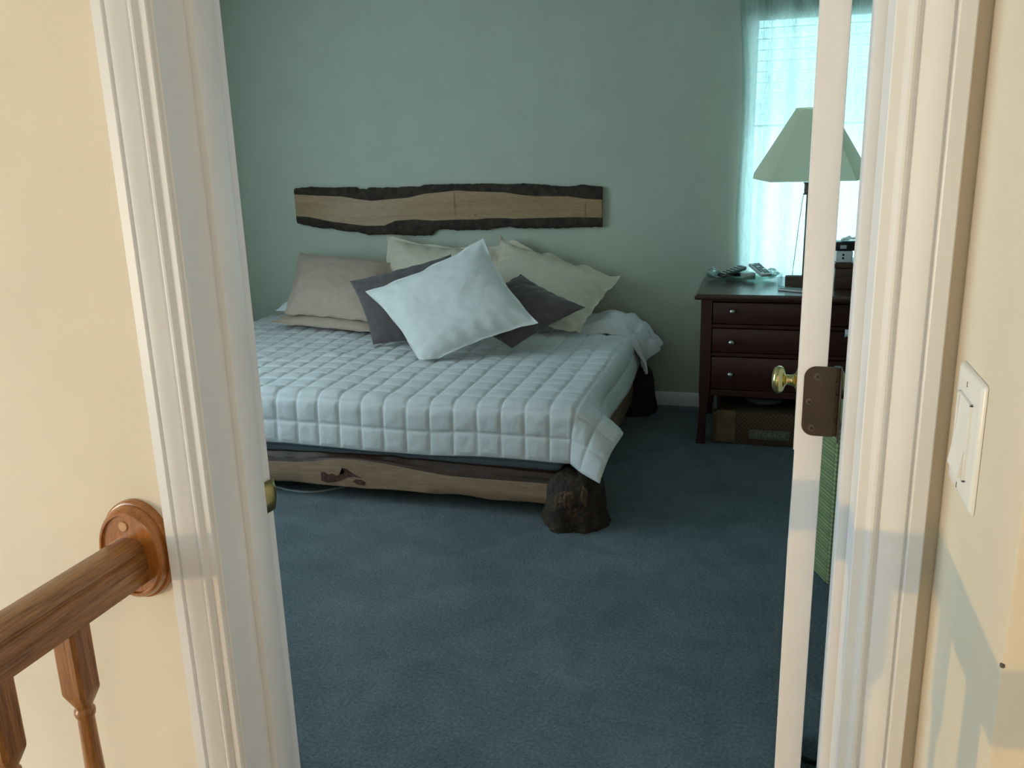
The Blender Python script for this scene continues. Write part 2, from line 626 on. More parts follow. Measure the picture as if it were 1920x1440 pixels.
struct('wall_hall_back', MB().box(XSL - 0.1, 1.98, YBACK - 0.1, YBACK, -1.5, CEIL), 'cream', 'cream wall behind the landing', 'wall', smooth=False)
struct('wall_stairwell', wall_x(MB(), XSL - 0.12, XSL, YBACK, YH, -1.5, CEIL, WINH), 'cream', 'cream stairwell wall with the bright window', 'wall', smooth=False)

# baseboard on the far bedroom wall
bbp = [(0, 0), (0.014, 0), (0.014, 0.062), (0.010, 0.070), (0.006, 0.080), (0, 0.083)]
struct('baseboard_far', MB().prism([(XBL, YF - d, z) for d, z in bbp], (XBR - XBL, 0, 0)), 'trim', 'low white baseboard along the far wall', 'baseboard', angle=30)
struct('baseboard_left', MB().prism([(XBL + d, YB, z) for d, z in bbp], (0, YF - YB, 0)), 'trim', 'low white baseboard along the left bedroom wall', 'baseboard', angle=30)

# ------------------------------------------------------------------ door frame
# casing profile: (distance from outer edge, projection)
CAS = [(0.0, 0.0), (0.0, 0.0185), (0.0015, 0.020), (0.017, 0.0205), (0.0185, 0.0195), (0.0195, 0.0155), (0.0215, 0.0155), (0.0232, 0.0190),
       (0.026, 0.0190), (0.034, 0.0172), (0.042, 0.0142), (0.049, 0.0116), (0.0510, 0.0088), (0.0532, 0.0088), (0.0550, 0.0135),
       (0.058, 0.0150), (0.061, 0.0142), (0.064, 0.0112), (0.0665, 0.0078), (0.077, 0.0074), (0.0785, 0.006), (0.0785, 0.0)]


def casing(x_outer, sign, label, n):
    pr = [(x_outer + sign * d, YH - p, 0.0) for d, p in CAS]
    return struct('trim_%d' % n, MB().prism(pr, (0, 0, DOOR_H + 0.08)), 'trim', label, 'door trim', angle=25)


casing(XJL - 0.083, 1, 'white moulded door casing left of the doorway', 1)
casing(XJR + 0.078, -1, 'white moulded door casing right of the doorway', 2)
head = [(XJL - 0.083, YH - p, DOOR_H + 0.085 - d) for d, p in CAS]
struct('trim_3', MB().prism(head, (XJR - XJL + 0.161, 0, 0)), 'trim', 'white moulded casing above the doorway', 'door trim', angle=25)

jl = MB().box(XJL - 0.019, XJL, YH - 0.001, YB + 0.001, 0, DOOR_H, 0.0012, 1)
jl = struct('trim_4', jl, 'trim', 'white door jamb left of the doorway with brass strike', 'door trim', angle=30)
build('door_stop', MB().box(XJL - 0.001, XJL + 0.0125, 1.155, 1.2085, 0, DOOR_H - 0.012, 0.002, 2), 'trim', jl)
# strike plate with a curved lip reaching past the jamb edge
sz = 0.985
lip = MB()
rows = []
for i in range(13):
    t = i / 12
    y = 1.213 + 0.046 * t
    bend = 0.0 if t < 0.55 else (t - 0.55) ** 2 * 0.05
    hh = 0.028 * (1 if t < 0.6 else math.sqrt(max(0.05, 1 - ((t - 0.6) / 0.42) ** 2)))
    rows.append([(XJL + 0.0012 + 0.0055 * math.sin(min(t, 0.7) * 2.0) - bend, y, sz - hh), (XJL + 0.0045 + 0.0055 * math.sin(min(t, 0.7) * 2.0) - bend, y, sz - hh * 0.3),
                 (XJL + 0.0045 + 0.0055 * math.sin(min(t, 0.7) * 2.0) - bend, y, sz + hh * 0.3), (XJL + 0.0012 + 0.0055 * math.sin(min(t, 0.7) * 2.0) - bend, y, sz + hh)])
lip.grid(rows)
sp = build('strike_plate', lip, 'dullbrass', jl, props={'label': 'worn brass strike plate'})
sm = sp.modifiers.new('thick', 'SOLIDIFY')
sm.thickness = 0.002
jr = struct('trim_5', MB().box(XJR, XJR + 0.019, YH - 0.001, YB + 0.001, 0, DOOR_H, 0.0012, 1), 'trim', 'white door jamb right of the doorway', 'door trim', angle=30)
build('door_stop', MB().box(XJR - 0.0125, XJR + 0.001, 1.155, 1.2085, 0, DOOR_H - 0.012, 0.002, 2), 'trim', jr)
jt = struct('trim_6', MB().box(XJL - 0.019, XJR + 0.019, YH - 0.001, YB + 0.001, DOOR_H, DOOR_H + 0.019, 0.0012, 1), 'trim', 'white door jamb above the doorway', 'door trim', angle=30)
build('door_stop', MB().box(XJL, XJR, 1.155, 1.2085, DOOR_H - 0.0125, DOOR_H + 0.001, 0.002, 2), 'trim', jt)

# ------------------------------------------------------------------ open door
DANG = math.radians(-2.6)
DX, DY = 0.0525, 1.252
Rd = Matrix.Translation((DX, DY, 0)) @ Matrix.Rotation(DANG, 4, 'Z')
door = MB()
DL, DT = 0.905, 0.0375
door.box(0, DT, 0, DL, 0.012, DOOR_H - 0.004, 0.0015, 2)
door.xform(Rd)
door = struct('door_1', door, 'trim', 'white bedroom door swung open into the room', 'door', base=(DX, DY, 0.012), angle=30)
for side, x0, x1 in ((0, -0.004, 0.001), (1, DT - 0.001, DT + 0.004)):
    for (ya, yb, za, zb) in ((0.12, 0.42, 0.24, 0.92), (0.49, 0.79, 0.24, 0.92), (0.12, 0.42, 1.08, 1.92), (0.49, 0.79, 1.08, 1.92)):
        build('panel', MB().box(x0 * 0.55, x1 if side == 0 else x0, ya, yb, za, zb, 0.001, 1).xform(Rd) if side == 0 else MB().box(x0, DT + 0.0025, ya, yb, za, zb, 0.001, 1).xform(Rd), 'trim', door)
KZ, KY = 1.007, 0.838
kprof = [(0.0, 0.0), (0.034, 0.0), (0.034, 0.002), (0.031, 0.006), (0.022, 0.009), (0.017, 0.011), (0.0135, 0.016), (0.0120, 0.024), (0.0125, 0.030), (0.017, 0.0325),
         (0.0235, 0.0345), (0.0285, 0.0375), (0.0315, 0.0415), (0.0327, 0.0465), (0.0320, 0.0515), (0.0295, 0.0560), (0.0255, 0.0592), (0.0195, 0.0614), (0.0110, 0.0627), (0.0, 0.0631)]
build('knob', MB().lathe([(r, -h) for r, h in kprof], (0, KY, KZ), 'X', 32).xform(Rd), 'brass', door, props={'label': 'polished brass door knob'})
build('knob', MB().lathe([(r, DT + h) for r, h in kprof], (0, KY, KZ), 'X', 32).xform(Rd), 'brass', door, props={'label': 'polished brass door knob'})


def hinge(zc):
    hh = 0.0505
    r = 0.016
    y = -0.0022
    out = []
    x0, x1 = 0.0075, 0.0500
    for cx, cz, a0 in ((x0 + r, zc + hh - r, 90), (x0 + r, zc - hh + r, 180)):
        for k in range(9):
            a = math.radians(a0 + k * 90 / 8)
            out.append((cx + r * math.cos(a), y, cz + r * math.sin(a)))
    out += [(x1, y, zc - hh), (x1, y, zc + hh)]
    lf = build('hinge_leaf', MB().prism(out, (0, 0.003, 0)).xform(Rd), 'hinge', door, props={'label': 'brown painted hinge leaf'})
    for sx, sz2 in ((0.0255, 0.036), (0.0165, -0.001), (0.0215, -0.039)):
        build('screw', MB().lathe([(0.0, -0.0034), (0.0042, -0.0032), (0.0052, -0.0022), (0.0052, -0.001)], (sx, 0, zc + sz2), 'Y', 16).xform(Rd), 'screw', lf)
        cr = MB()
        for a in (0.6, 0.6 + math.pi / 2):
            cr.box(-0.0030, 0.0030, -0.0038, -0.0030, -0.0006, 0.0006, mat=Matrix.Translation((sx, 0, zc + sz2)) @ Matrix.Rotation(a, 4, 'Y'))
        build('screw_slot', cr.xform(Rd), 'black', lf)
    for k in range(5):
        za = zc - hh + k * 2 * hh / 5
        build('knuckle', MB().lathe([(0.0, 0.0004), (0.0058, 0.0004), (0.0062, 0.001), (0.0062, 2 * hh / 5 - 0.001), (0.0058, 2 * hh / 5 - 0.0004), (0, 2 * hh / 5 - 0.0004)], (x1 + 0.0015, 0.0045, za), 'Z', 16).xform(Rd), 'hinge', lf)
    # second leaf folded against the jamb edge
    build('jamb_leaf', MB().box(x1 + 0.0050, x1 + 0.0072, -0.030, 0.004, zc - hh, zc + hh, 0.0008, 1).xform(Rd), 'hinge', lf)


for zc in (0.30, 1.196, 1.86):
    hinge(zc)

# ------------------------------------------------------------------ window on the far wall
wx0, wx1, wz0, wz1 = WIN
w1 = struct('window_1', MB().box(wx0, wx1, YF + 0.02, YF + 0.11, wz0, wz0 + 0.03, 0.003, 1).box(wx0, wx1, YF + 0.02, YF + 0.11, wz1 - 0.03, wz1, 0.003, 1)
            .box(wx0, wx0 + 0.03, YF + 0.02, YF + 0.11, wz0, wz1, 0.003, 1).box(wx1 - 0.03, wx1, YF + 0.02, YF + 0.11, wz0, wz1, 0.003, 1),
            'trim', 'bright curtained window beside the lamp', 'window', base=(wx0, YF + 0.06, wz0), angle=30)
za, zb, yy = wz0 + 0.03, wz1 - 0.03, YF + 0.07
sa = build('sash', MB().box(wx0 + 0.03, wx1 - 0.03, yy, yy + 0.025, za, za + 0.04, 0.003, 1).box(wx0 + 0.03, wx1 - 0.03, yy, yy + 0.025, zb - 0.04, zb, 0.003, 1)
           .box(wx0 + 0.03, wx0 + 0.06, yy, yy + 0.025, za, zb, 0.003, 1).box(wx1 - 0.06, wx1 - 0.03, yy, yy + 0.025, za, zb, 0.003, 1), 'trim', w1)
build('pane', MB().box(wx0 + 0.06, wx1 - 0.06, yy + 0.011, yy + 0.014, za + 0.04, zb - 0.04), 'pane', sa, smooth=False)
build('window_sill', MB().box(wx0 - 0.03, wx1 + 0.03, YF - 0.02, YF + 0.02, wz0 - 0.02, wz0 + 0.004, 0.004, 2), 'trim', w1)

# horizontal blind, slats open, lower part drawn up
blind = thing('window_blind', ((wx0 + wx1) / 2, YF + 0.03, wz1 - 0.06), 'white horizontal slat blind inside the bright window', 'blind')
build('head_rail', MB().box(wx0 + 0.034, wx1 - 0.034, YF + 0.005, YF + 0.048, wz1 - 0.075, wz1 - 0.032, 0.003, 1), 'slat', blind)
s0 = None
zt = wz1 - 0.115
rot = Matrix.Rotation(math.radians(2), 4, 'X')
for k in range(24):
    zz = zt - k * 0.056
    if zz < 1.62:
        break
    if s0 is None:
        s0 = build('slat', MB().box(wx0 + 0.036, wx1 - 0.036, -0.024, 0.024, -0.0012, 0.0012, mat=Matrix.Translation((0, YF + 0.026, zz)) @ rot), 'slat', blind, smooth=False)
    else:
        share(s0, blind, (0, 0, zz - zt))
build('bottom_rail', MB().box(wx0 + 0.036, wx1 - 0.036, YF + 0.006, YF + 0.046, zz + 0.046, zz + 0.054, 0.002, 1), 'slat', blind)

# hidden windows that light the two rooms
for nm, X, W, lab in (('window_2', XBL, WINL, 'tall window in the bedroom wall left of the bed'), ('window_3', XSL, WINH, 'large window lighting the stairwell')):
    a, b, c, d = W
    mb = MB()
    for (p, q, r_, s) in ((a, b, c, c + 0.04), (a, b, d - 0.04, d), (a, a + 0.04, c, d), (b - 0.04, b, c, d)):
        mb.box(X - 0.10, X - 0.02, p, q, r_, s, 0.003, 1)
    w = struct(nm, mb, 'trim', lab, 'window', base=(X, a, c), angle=30)
    build('pane', MB().box(X - 0.064, X - 0.060, a + 0.04, b - 0.04, c + 0.04, d - 0.04), 'pane', w, smooth=False)

# ------------------------------------------------------------------ curtain
cur = thing('sheer_curtain', (0.38, 5.19, 0.03), 'crinkled white sheer curtain hanging over the bright window', 'curtain')
rows = []
NX, NZ = 260, 26
for j in range(NZ):
    tz = j / (NZ - 1)
    z = 0.03 + tz * 2.34
    row = []
    for i in range(NX):
        t = i / (NX - 1)
        x = -0.19 + t * 1.22
        spread = 0.055 * (1 - tz) * (1 - t) + 0.012 * math.sin(tz * 9 + 1) * (1 - t)
        ph = t * 2 * math.pi * 9 + 1.1 * nz(t * 6, 0.3) + 0.3 * nz(t * 3, tz * 2, 4)
        amp = 0.016 * (0.7 + 0.5 * nz(t * 8, 2.2))
        y = 5.193 + amp * math.sin(ph) + 0.004 * nz(t * 60, tz * 6)
        row.append((x + spread + 0.006 * nz(t * 20, tz * 10, 3), min(y, 5.226), z))
    rows.append(row)
build('panel', MB().grid(rows), 'sheer', cur, angle=180)
build('curtain_rod', MB().tube([(-0.30, 5.17, 2.385), (1.2, 5.17, 2.385)], 0.011, 12), 'hook', cur)
for x in (-0.26, 1.15):
    build('rod_bracket', MB().box(x - 0.01, x + 0.01, 5.165, YF, 2.378, 2.392, 0.002, 1), 'hook', cur)

# ================================================================== HALL THINGS
# railing
RX, RZ = -0.954, 0.933
rail = thing('stair_railing', (RX, -0.2, -0.002), 'golden oak stair railing running into the cream hall wall', 'railing')
half = [(0.0, 0.036), (0.014, 0.0355), (0.022, 0.032), (0.0265, 0.026), (0.0275, 0.020), (0.0240, 0.0165), (0.0240, 0.0135), (0.0290, 0.0105), (0.0305, 0.004), (0.0305, -0.010),
        (0.0285, -0.0145), (0.0250, -0.0165), (0.0250, -0.0195), (0.0272, -0.0225), (0.0272, -0.036), (0.0, -0.036)]
prof = half + [(-x, z) for x, z in half[-2:0:-1]]
build('handrail', MB().loft([[(RX + x, -1.7, RZ + z) for x, z in prof], [(RX + x, 1.060, RZ + z) for x, z in prof]]), 'oak', rail, angle=28)
ros = MB()
rp = [(1.0, 0.0), (1.0, 0.0065), (0.985, 0.0085), (0.955, 0.0095), (0.935, 0.0095), (0.930, 0.0120), (0.920, 0.0155), (0.890, 0.0190), (0.845, 0.0212), (0.800, 0.0212), (0.790, 0.0190), (0.780, 0.0180), (0.0, 0.0180)]
RZC = 0.942
rings = []
for s, d in [(q0, q1 * 1.45) for q0, q1 in rp]:
    rings.append([(RX + 0.0650 * max(s, .001) * math.cos(2 * math.pi * k / 48), YH - d, RZC + 0.0845 * max(s, .001) * math.sin(2 * math.pi * k / 48)) for k in range(48)])
ros.loft(rings)
ro = build('rosette', ros, 'oakr', rail, angle=35, props={'label': 'oval moulded oak rosette'})
build('wood_plug', MB().lathe([(0.0, -0.0285), (0.0075, -0.0285), (0.0085, -0.0275), (0.0085, -0.0255)], (RX - 0.006, YH, RZC + 0.047), 'Y', 20), 'oakplug', ro)
# balusters: square block, chamfered to a turned neck
w = 0.0205


def sqring(h, z, rounding):
    ring = []
    for k in range(24):
        a = 2 * math.pi * (k + 0.5) / 24
        c, s = math.cos(a), math.sin(a)
        m = max(abs(c), abs(s))
        f = h * ((1 - rounding) / m + rounding)
        ring.append((RX + c * f, 0.918 + s * f, z))
    return ring


bprof = [(w, RZ - 0.030, 0.0), (w, 0.790, 0.0), (w * 0.98, 0.786, 0.06), (0.0150, 0.768, 0.75), (0.0125, 0.762, 1.0), (0.0128, 0.758, 1.0), (0.0148, 0.755, 1.0), (0.0152, 0.750, 1.0),
         (0.0142, 0.745, 1.0), (0.0120, 0.742, 1.0), (0.0122, 0.738, 1.0), (0.0128, 0.70, 1.0), (0.0150, 0.60, 1.0), (0.0175, 0.45, 1.0), (0.0180, 0.30, 1.0), (0.0150, 0.24, 1.0),
         (0.0180, 0.235, 1.0), (0.0180, 0.225, 1.0), (0.0150, 0.22, 1.0), (w, 0.20, 0.05), (w, 0.19, 0.0), (w, -0.002, 0.0)]
b0 = build('baluster', MB().loft([sqring(*p) for p in bprof]), 'oakv', rail, angle=32)
for k in range(1, 18):
    share(b0, rail, (0, -0.14 * k, 0))

# light switch on the return wall
sw = thing('light_switch', (XW, 0.979, 1.175), 'white rocker light switch on the narrow cream return wall', 'light switch')
py0, py1, pz0, pz1 = 0.922, 1.036, 1.174, 1.312
plate = MB()
rings = []
for (ins, d, rr) in ((0.0, 0.0005, 0.004), (0.0, 0.002, 0.004), (0.003, 0.0052, 0.004), (0.006, 0.0062, 0.003), (0.012, 0.0066, 0.002)):
    ring = []
    for cy, cz, a0 in ((py1 - ins - rr, pz1 - ins - rr, 0), (py0 + ins + rr, pz1 - ins - rr, 90), (py0 + ins + rr, pz0 + ins + rr, 180), (py1 - ins - rr, pz0 + ins + rr, 270)):
        for k in range(5):
            a = math.radians(a0 + k * 22.5)
            ring.append((XW - d, cy + rr * math.cos(a), cz + rr * math.sin(a)))
    rings.append(ring)
build('plate', plate.loft(rings), 'switch', sw, angle=50)
cy, cz = (py0 + py1) / 2, (pz0 + pz1) / 2
build('rocker_frame', MB().box(XW - 0.0098, XW - 0.006, cy - 0.030, cy - 0.0275, cz - 0.042, cz + 0.042, 0.0005, 1).box(XW - 0.0098, XW - 0.006, cy + 0.0275, cy + 0.030, cz - 0.042, cz + 0.042, 0.0005, 1)
      .box(XW - 0.0098, XW - 0.006, cy - 0.030, cy + 0.030, cz + 0.0395, cz + 0.042, 0.0005, 1).box(XW - 0.0098, XW - 0.006, cy - 0.030, cy + 0.030, cz - 0.042, cz - 0.0395, 0.0005, 1), 'switch', sw)
rk = MB()
rk.loft([[(XW - 0.0076, cy - 0.0265, cz + 0.0385), (XW - 0.0076, cy + 0.0265, cz + 0.0385), (XW - 0.0060, cy + 0.0265, cz + 0.0385), (XW - 0.0060, cy - 0.0265, cz + 0.0385)],
         [(XW - 0.0090, cy - 0.0265, cz), (XW - 0.0090, cy + 0.0265, cz), (XW - 0.0060, cy + 0.0265, cz), (XW - 0.0060, cy - 0.0265, cz)],
         [(XW - 0.0140, cy - 0.0265, cz - 0.0385), (XW - 0.0140, cy + 0.0265, cz - 0.0385), (XW - 0.0060, cy + 0.0265, cz - 0.0385), (XW - 0.0060, cy - 0.0265, cz - 0.0385)]])
build('rocker', rk, 'switch', sw, angle=60)
for dz in (0.056, -0.056):
    sc = build('screw', MB().lathe([(0.0, -0.0078), (0.003, -0.0074), (0.0034, -0.006)], (XW, cy, cz + dz), 'X', 14), 'switch', sw)
    build('screw_slot', MB().box(XW - 0.0081, XW - 0.0074, cy - 0.0007, cy + 0.0007, cz + dz - 0.0028, cz + dz + 0.0028), 'nick', sc)

# unseen ceiling light, added to brighten the left jamb and casing
cl_ = thing('added_ceiling_light', (0.55, -1.3, CEIL - 0.1), 'round frosted ceiling light added out of view above the landing', 'ceiling light')
build('base', MB().lathe([(0.0, 0.0), (0.155, 0.0), (0.155, -0.018), (0.145, -0.025), (0.0, -0.025)], (0.55, -1.3, CEIL - 0.0005), 'Z', 32), 'hook', cl_)
build('dome', MB().lathe([(0.140, -0.025), (0.138, -0.045), (0.120, -0.072), (0.080, -0.092), (0.030, -0.100), (0.0, -0.101)], (0.55, -1.3, CEIL), 'Z', 32), 'whiteplastic', cl_)
lb = bpy.data.lights.new('landing_fill_lamp', 'POINT')  # added fill lamp, hanging free below the dome
lb.energy = 23.0
lb.color = (1.0, 0.86, 0.70)
lb.shadow_soft_size = 0.13
lbo = bpy.data.objects.new('landing_fill_lamp', lb)
COL.objects.link(lbo)
lbo.location = (0.55, -1.3, CEIL - 0.25)

# ================================================================== BED
bed = thing('bed_frame', (-1.96, 4.3, 0.0), 'rustic log bed frame with pale live-edge foot rail and dark stump legs', 'bed')
FT = [(-3.07, 0.203), (-2.6, 0.210), (-2.212, 0.208), (-1.998, 0.216), (-1.597, 0.222), (-1.312, 0.214), (-1.036, 0.206), (-0.806, 0.199)]
FI = [(-3.07, 0.16), (-2.8, 0.175), (-2.5, 0.182), (-2.214, 0.168), (-2.055, 0.173), (-1.961, 0.184), (-1.848, 0.203), (-1.737, 0.206), (-1.6, 0.197), (-1.456, 0.179), (-1.315, 0.164), (-1.129, 0.162), (-0.948, 0.163), (-0.806, 0.163)]
FB = [(-3.07, 0.06), (-2.6, 0.07), (-2.215, 0.065), (-2.118, 0.073), (-1.962, 0.068), (-1.708, 0.067), (-1.531, 0.072), (-1.367, 0.069), (-1.272, 0.08), (-1.087, 0.063), (-0.951, 0.07), (-0.806, 0.067)]
xs = [-3.07 + i * (3.07 - 0.806) / 110 for i in range(111)]
rings = []
for x in xs:
    zt_, zb = interp(FI, x), interp(FB, x) + 0.004 * nz(x * 9, 3)
    rings.append([(x, 3.400, zb + 0.006), (x, 3.396, (zt_ + zb) / 2), (x, 3.400, zt_), (x, 3.462, zt_), (x, 3.462, zb), (x, 3.406, zb)])
fr = build('foot_rail', MB().loft(rings), 'hickoryrail', bed, angle=40, props={'label': 'pale hickory foot rail with a dark live edge'})
rings = []
for x in xs:
    a, t = interp(FI, x), interp(FT, x) + 0.005 * nz(x * 11, 7)
    rings.append([(x, 3.4005, a - 0.002), (x, 3.407 + 0.003 * nz(x * 20, 1), a + (t - a) * 0.35), (x, 3.416 + 0.004 * nz(x * 16, 5), a + (t - a) * 0.5), (x, 3.428 + 0.006 * nz(x * 14, 2), t), (x, 3.462, t), (x, 3.462, a - 0.002)])
build('live_edge', MB().loft(rings), 'redbark', fr, angle=25, props={'label': 'dark reddish live edge'})
# knot hollow on the foot rail: irregular dark shapes standing a hair proud
for pts in ([(-1.928, 0.135), (-1.929, 0.093), (-1.90, 0.086), (-1.868, 0.090), (-1.835, 0.100), (-1.80, 0.118), (-1.76, 0.126), (-1.72, 0.120), (-1.765, 0.140), (-1.795, 0.160), (-1.818, 0.164),
             (-1.805, 0.148), (-1.815, 0.134), (-1.835, 0.130), (-1.85, 0.122), (-1.87, 0.134), (-1.89, 0.126), (-1.905, 0.136)],
            [(-1.77, 0.100), (-1.745, 0.088), (-1.715, 0.086), (-1.705, 0.100), (-1.725, 0.112), (-1.755, 0.112)]):
    rj = [(x + 0.002 * nz(x * 90, z * 90), z) for x, z in pts]
    b2 = bmesh.new()
    v1 = [b2.verts.new((x, 3.3952, z)) for x, z in rj]
    v2 = [b2.verts.new((x, 3.402, z)) for x, z in rj]
    b2.faces.new(v1)
    for i in range(len(rj)):
        b2.faces.new((v1[i], v1[(i + 1) % len(rj)], v2[(i + 1) % len(rj)], v2[i]))
    bmesh.ops.triangulate(b2, faces=b2.faces[:])
    kn = MB()
    kn.join(b2)
    build('knot', kn, 'knot', fr, smooth=False)
# side rails
for sgn, xo in ((1, -0.715), (-1, -3.205)):
    rings = []
    for i in range(40):
        y = 3.50 + i * 1.62 / 39
        t = 0.275 + 0.012 * nz(y * 4, 3 * sgn)
        b = 0.085 + 0.012 * nz(y * 4, 9 * sgn)
        xi = xo - sgn * 0.055
        rings.append([(xo, y, b + 0.01), (xo + sgn * 0.004, y, (t + b) / 2), (xo, y, t - 0.03), (xo - sgn * 0.02, y, t), (xi, y, t), (xi, y, b)])
    build('side_rail', MB().loft(rings), 'hickoryrail', bed, angle=40)
build('slat_platform', MB().box(-3.15, -0.77, 3.462, 5.17, 0.165, 0.195, 0.003, 1), 'jewel', bed)


def stump(cx, cy, r, h, seed, wood=True):
    mb = MB()
    rings = []
    n = 44
    for j in range(15):
        t = j / 14
        z = 0.001 + h * t
        prof_r = r * (1.10 - 0.06 * t - 0.26 * t * t)
        if t > 0.85:
            prof_r *= 1 - (t - 0.85) * 1.6
        ring = []
        for k in range(n):
            a = 2 * math.pi * k / n
            c, s = math.cos(a), math.sin(a)
            d = 1 + 0.16 * nz(c * 1.6 + seed, s * 1.6, t * 1.2) + 0.10 * nz(c * 5 + seed, s * 5, t * 2.5) + 0.05 * nz(c * 12, s * 12 + seed, t * 4)
            ring.append((cx + c * prof_r * d, cy + s * prof_r * d, z + (0.012 * nz(c * 3, s * 3, seed) if t > 0.8 else 0)))
        rings.append(ring)
    top = rings[-1]
    for f in (0.7, 0.35, 0.02):
        rings.append([(cx + (p[0] - cx) * f, cy + (p[1] - cy) * f, p[2] + 0.008 * (1 - f)) for p in top])
    mb.loft(rings)
    lg = build('stump_leg', mb, 'stump', bed, angle=60)
    if wood:
        # torn pale wood patch and broken stubs on the front
        def skin(a_, z_):
            c, sn, t = math.cos(a_), math.sin(a_), z_ / h
            pr = r * (1.10 - 0.06 * t - 0.26 * t * t) * (1 - max(0, t - 0.85) * 1.6)
            d = 1 + 0.16 * nz(c * 1.6 + seed, sn * 1.6, t * 1.2) + 0.10 * nz(c * 5 + seed, sn * 5, t * 2.5) + 0.05 * nz(c * 12, sn * 12 + seed, t * 4)
            return Vector((cx + c * pr * d, cy + sn * pr * d, z_))
        for (a0, z0, wa, hz, sd) in ((-1.62, 0.150, 0.34, 0.055, 1.0), (-1.45, 0.085, 0.20, 0.030, 4.0), (-1.05, 0.155, 0.16, 0.050, 7.0), (-2.05, 0.120, 0.16, 0.045, 9.0)):
            rows = []
            for i in range(13):
                u = i / 6 - 1
                row = []
                for j in range(13):
                    v = j / 6 - 1
                    m = max(0.0, 1 - u * u - v * v * (1 + 0.5 * nz(u * 2 + sd, v * 2)))
                    p = skin(a0 + wa * u * (1 + 0.3 * nz(v * 2, sd)), z0 + hz * v)
                    out = Vector((p.x - cx, p.y - cy, 0)).normalized()
                    row.append(p + out * (-0.010 + 0.016 * m ** 0.5 + 0.010 * nz(u * 5 + sd, v * 5, sd) * m))
                rows.append(row)
            build('torn_wood', MB().grid(rows), 'stumpwood', lg, angle=40)
    return lg


stump(-0.735, 3.415, 0.128, 0.215, 1.7)
stump(-0.71, 5.05, 0.105, 0.29, 4.1, False)
stump(-3.19, 3.415, 0.128, 0.215, 8.3, False)
stump(-3.2, 5.05, 0.105, 0.29, 6.2, False)

mt = thing('mattress', (-1.96, 4.3, 0.195), 'slate grey mattress showing under the white quilt', 'mattress')
build('body', MB().box(-3.13, -0.80, 3.445, 5.19, 0.196, 0.455, 0.03, 3), 'mattress', mt)
build('piping', MB().tube([(-3.10, 3.444, 0.232), (-0.83, 3.444, 0.232)], 0.005, 8).tube([(-0.799, 3.475, 0.232), (-0.799, 5.16, 0.232)], 0.005, 8), 'mattress', mt)

# cable on the floor beneath the bed
cb = MB()
path = [(-2.9, 3.75, 0.006), (-2.6, 3.60, 0.006), (-2.35, 3.49, 0.006), (-2.216, 3.475, 0.006), (-2.14, 3.452, 0.006), (-2.053, 3.446, 0.006), (-1.99, 3.465, 0.006), (-1.943, 3.50, 0.006), (-1.86, 3.60, 0.006), (-1.80, 3.8, 0.006)]


def smooth_path(p, n=6):
    out = []
    P = [Vector(q) for q in p]
    for i in range(len(P) - 1):
        a, b, c, d = P[max(i - 1, 0)], P[i], P[i + 1], P[min(i + 2, len(P) - 1)]
        for k in range(n):
            t = k / n
            out.append(0.5 * ((2 * b) + (c - a) * t + (2 * a - 5 * b + 4 * c - d) * t * t + (3 * b - a - 3 * c + d) * t ** 3))
    out.append(P[-1])
    return out


tag(build('floor_cable', cb.tube(smooth_path(path), 0.006, 8), 'cable', None, (-2.2, 3.5, 0.0)), 'pale grey cable lying under the bed foot rail', 'cable')

# ------------------------------------------------------------------ quilt
X0, X1, YQ0, YQ1, ZT = -3.14, -0.757, 3.475, 5.12, 0.497
OVR, OVF = 0.240, 0.272
CELL = 0.1085
RB = 0.062


def drop(s, alpha):
    tm = math.pi / 2 - alpha
    if s <= RB * tm:
        th = s / RB
        return RB * math.sin(th), RB * (1 - math.cos(th))
    return RB * math.sin(tm) + (s - RB * tm) * math.sin(alpha), RB * (1 - math.cos(tm)) + (s - RB * tm) * math.cos(alpha)


def quilt_base(u, v):
    """u: sheet coordinate in x, v: in y"""
    a = max(0.0, u - X1)
    al = max(0.0, X0 - u)
    b = max(0.0, YQ0 - v)
    xc, yc = min(max(u, X0), X1), max(v, YQ0)
    z = ZT + 0.010 * nz(u * 1.7, v * 1.7) + 0.006 * nz(u * 4, v * 4, 5) + 0.016 * min(1, max(0, (v - 3.6)))
    ax = a if a > 0 else -al
    s = math.hypot(ax, b)
    if s < 1e-6:
        return Vector((xc, yc, z))
    phi = math.atan2(abs(ax), b)
    k = math.sin(2 * phi) ** 2
    a_front = math.radians(3)
    a_side = math.radians(12 + 45 * math.exp(-(max(0.0, v - YQ0 - 0.02) / 0.20) ** 2)) if ax > 0 else math.radians(12)
    al_ = a_front + (a_side - a_front) * (phi / (math.pi / 2)) ** 1.7 + math.radians(17) * k
    h, d = drop(s, al_)
    # gentle waves of the hanging part
    wv = 0.006 * math.sin(u * 7 + 0.7) * min(1, s / 0.15) if ax == 0 else 0.010 * math.sin(v * 6.0) * min(1, s / 0.15)
    h += wv * (1 - k)
    return Vector((xc + ax / s * h, yc - b / s * h, z - d))


SUB = 16
step = CELL / SUB
nu = int((X1 + OVR - (X0 - 0.2)) / step)
nv = int((YQ1 - (YQ0 - OVF)) / step)
U = [X1 + OVR - i * (X1 + OVR - (X0 - 0.2)) / nu for i in range(nu + 1)][::-1]
V = [YQ0 - OVF + j * (YQ1 - (YQ0 - OVF)) / nv for j in range(nv + 1)]


def ovr_at(v):
    return 1.0


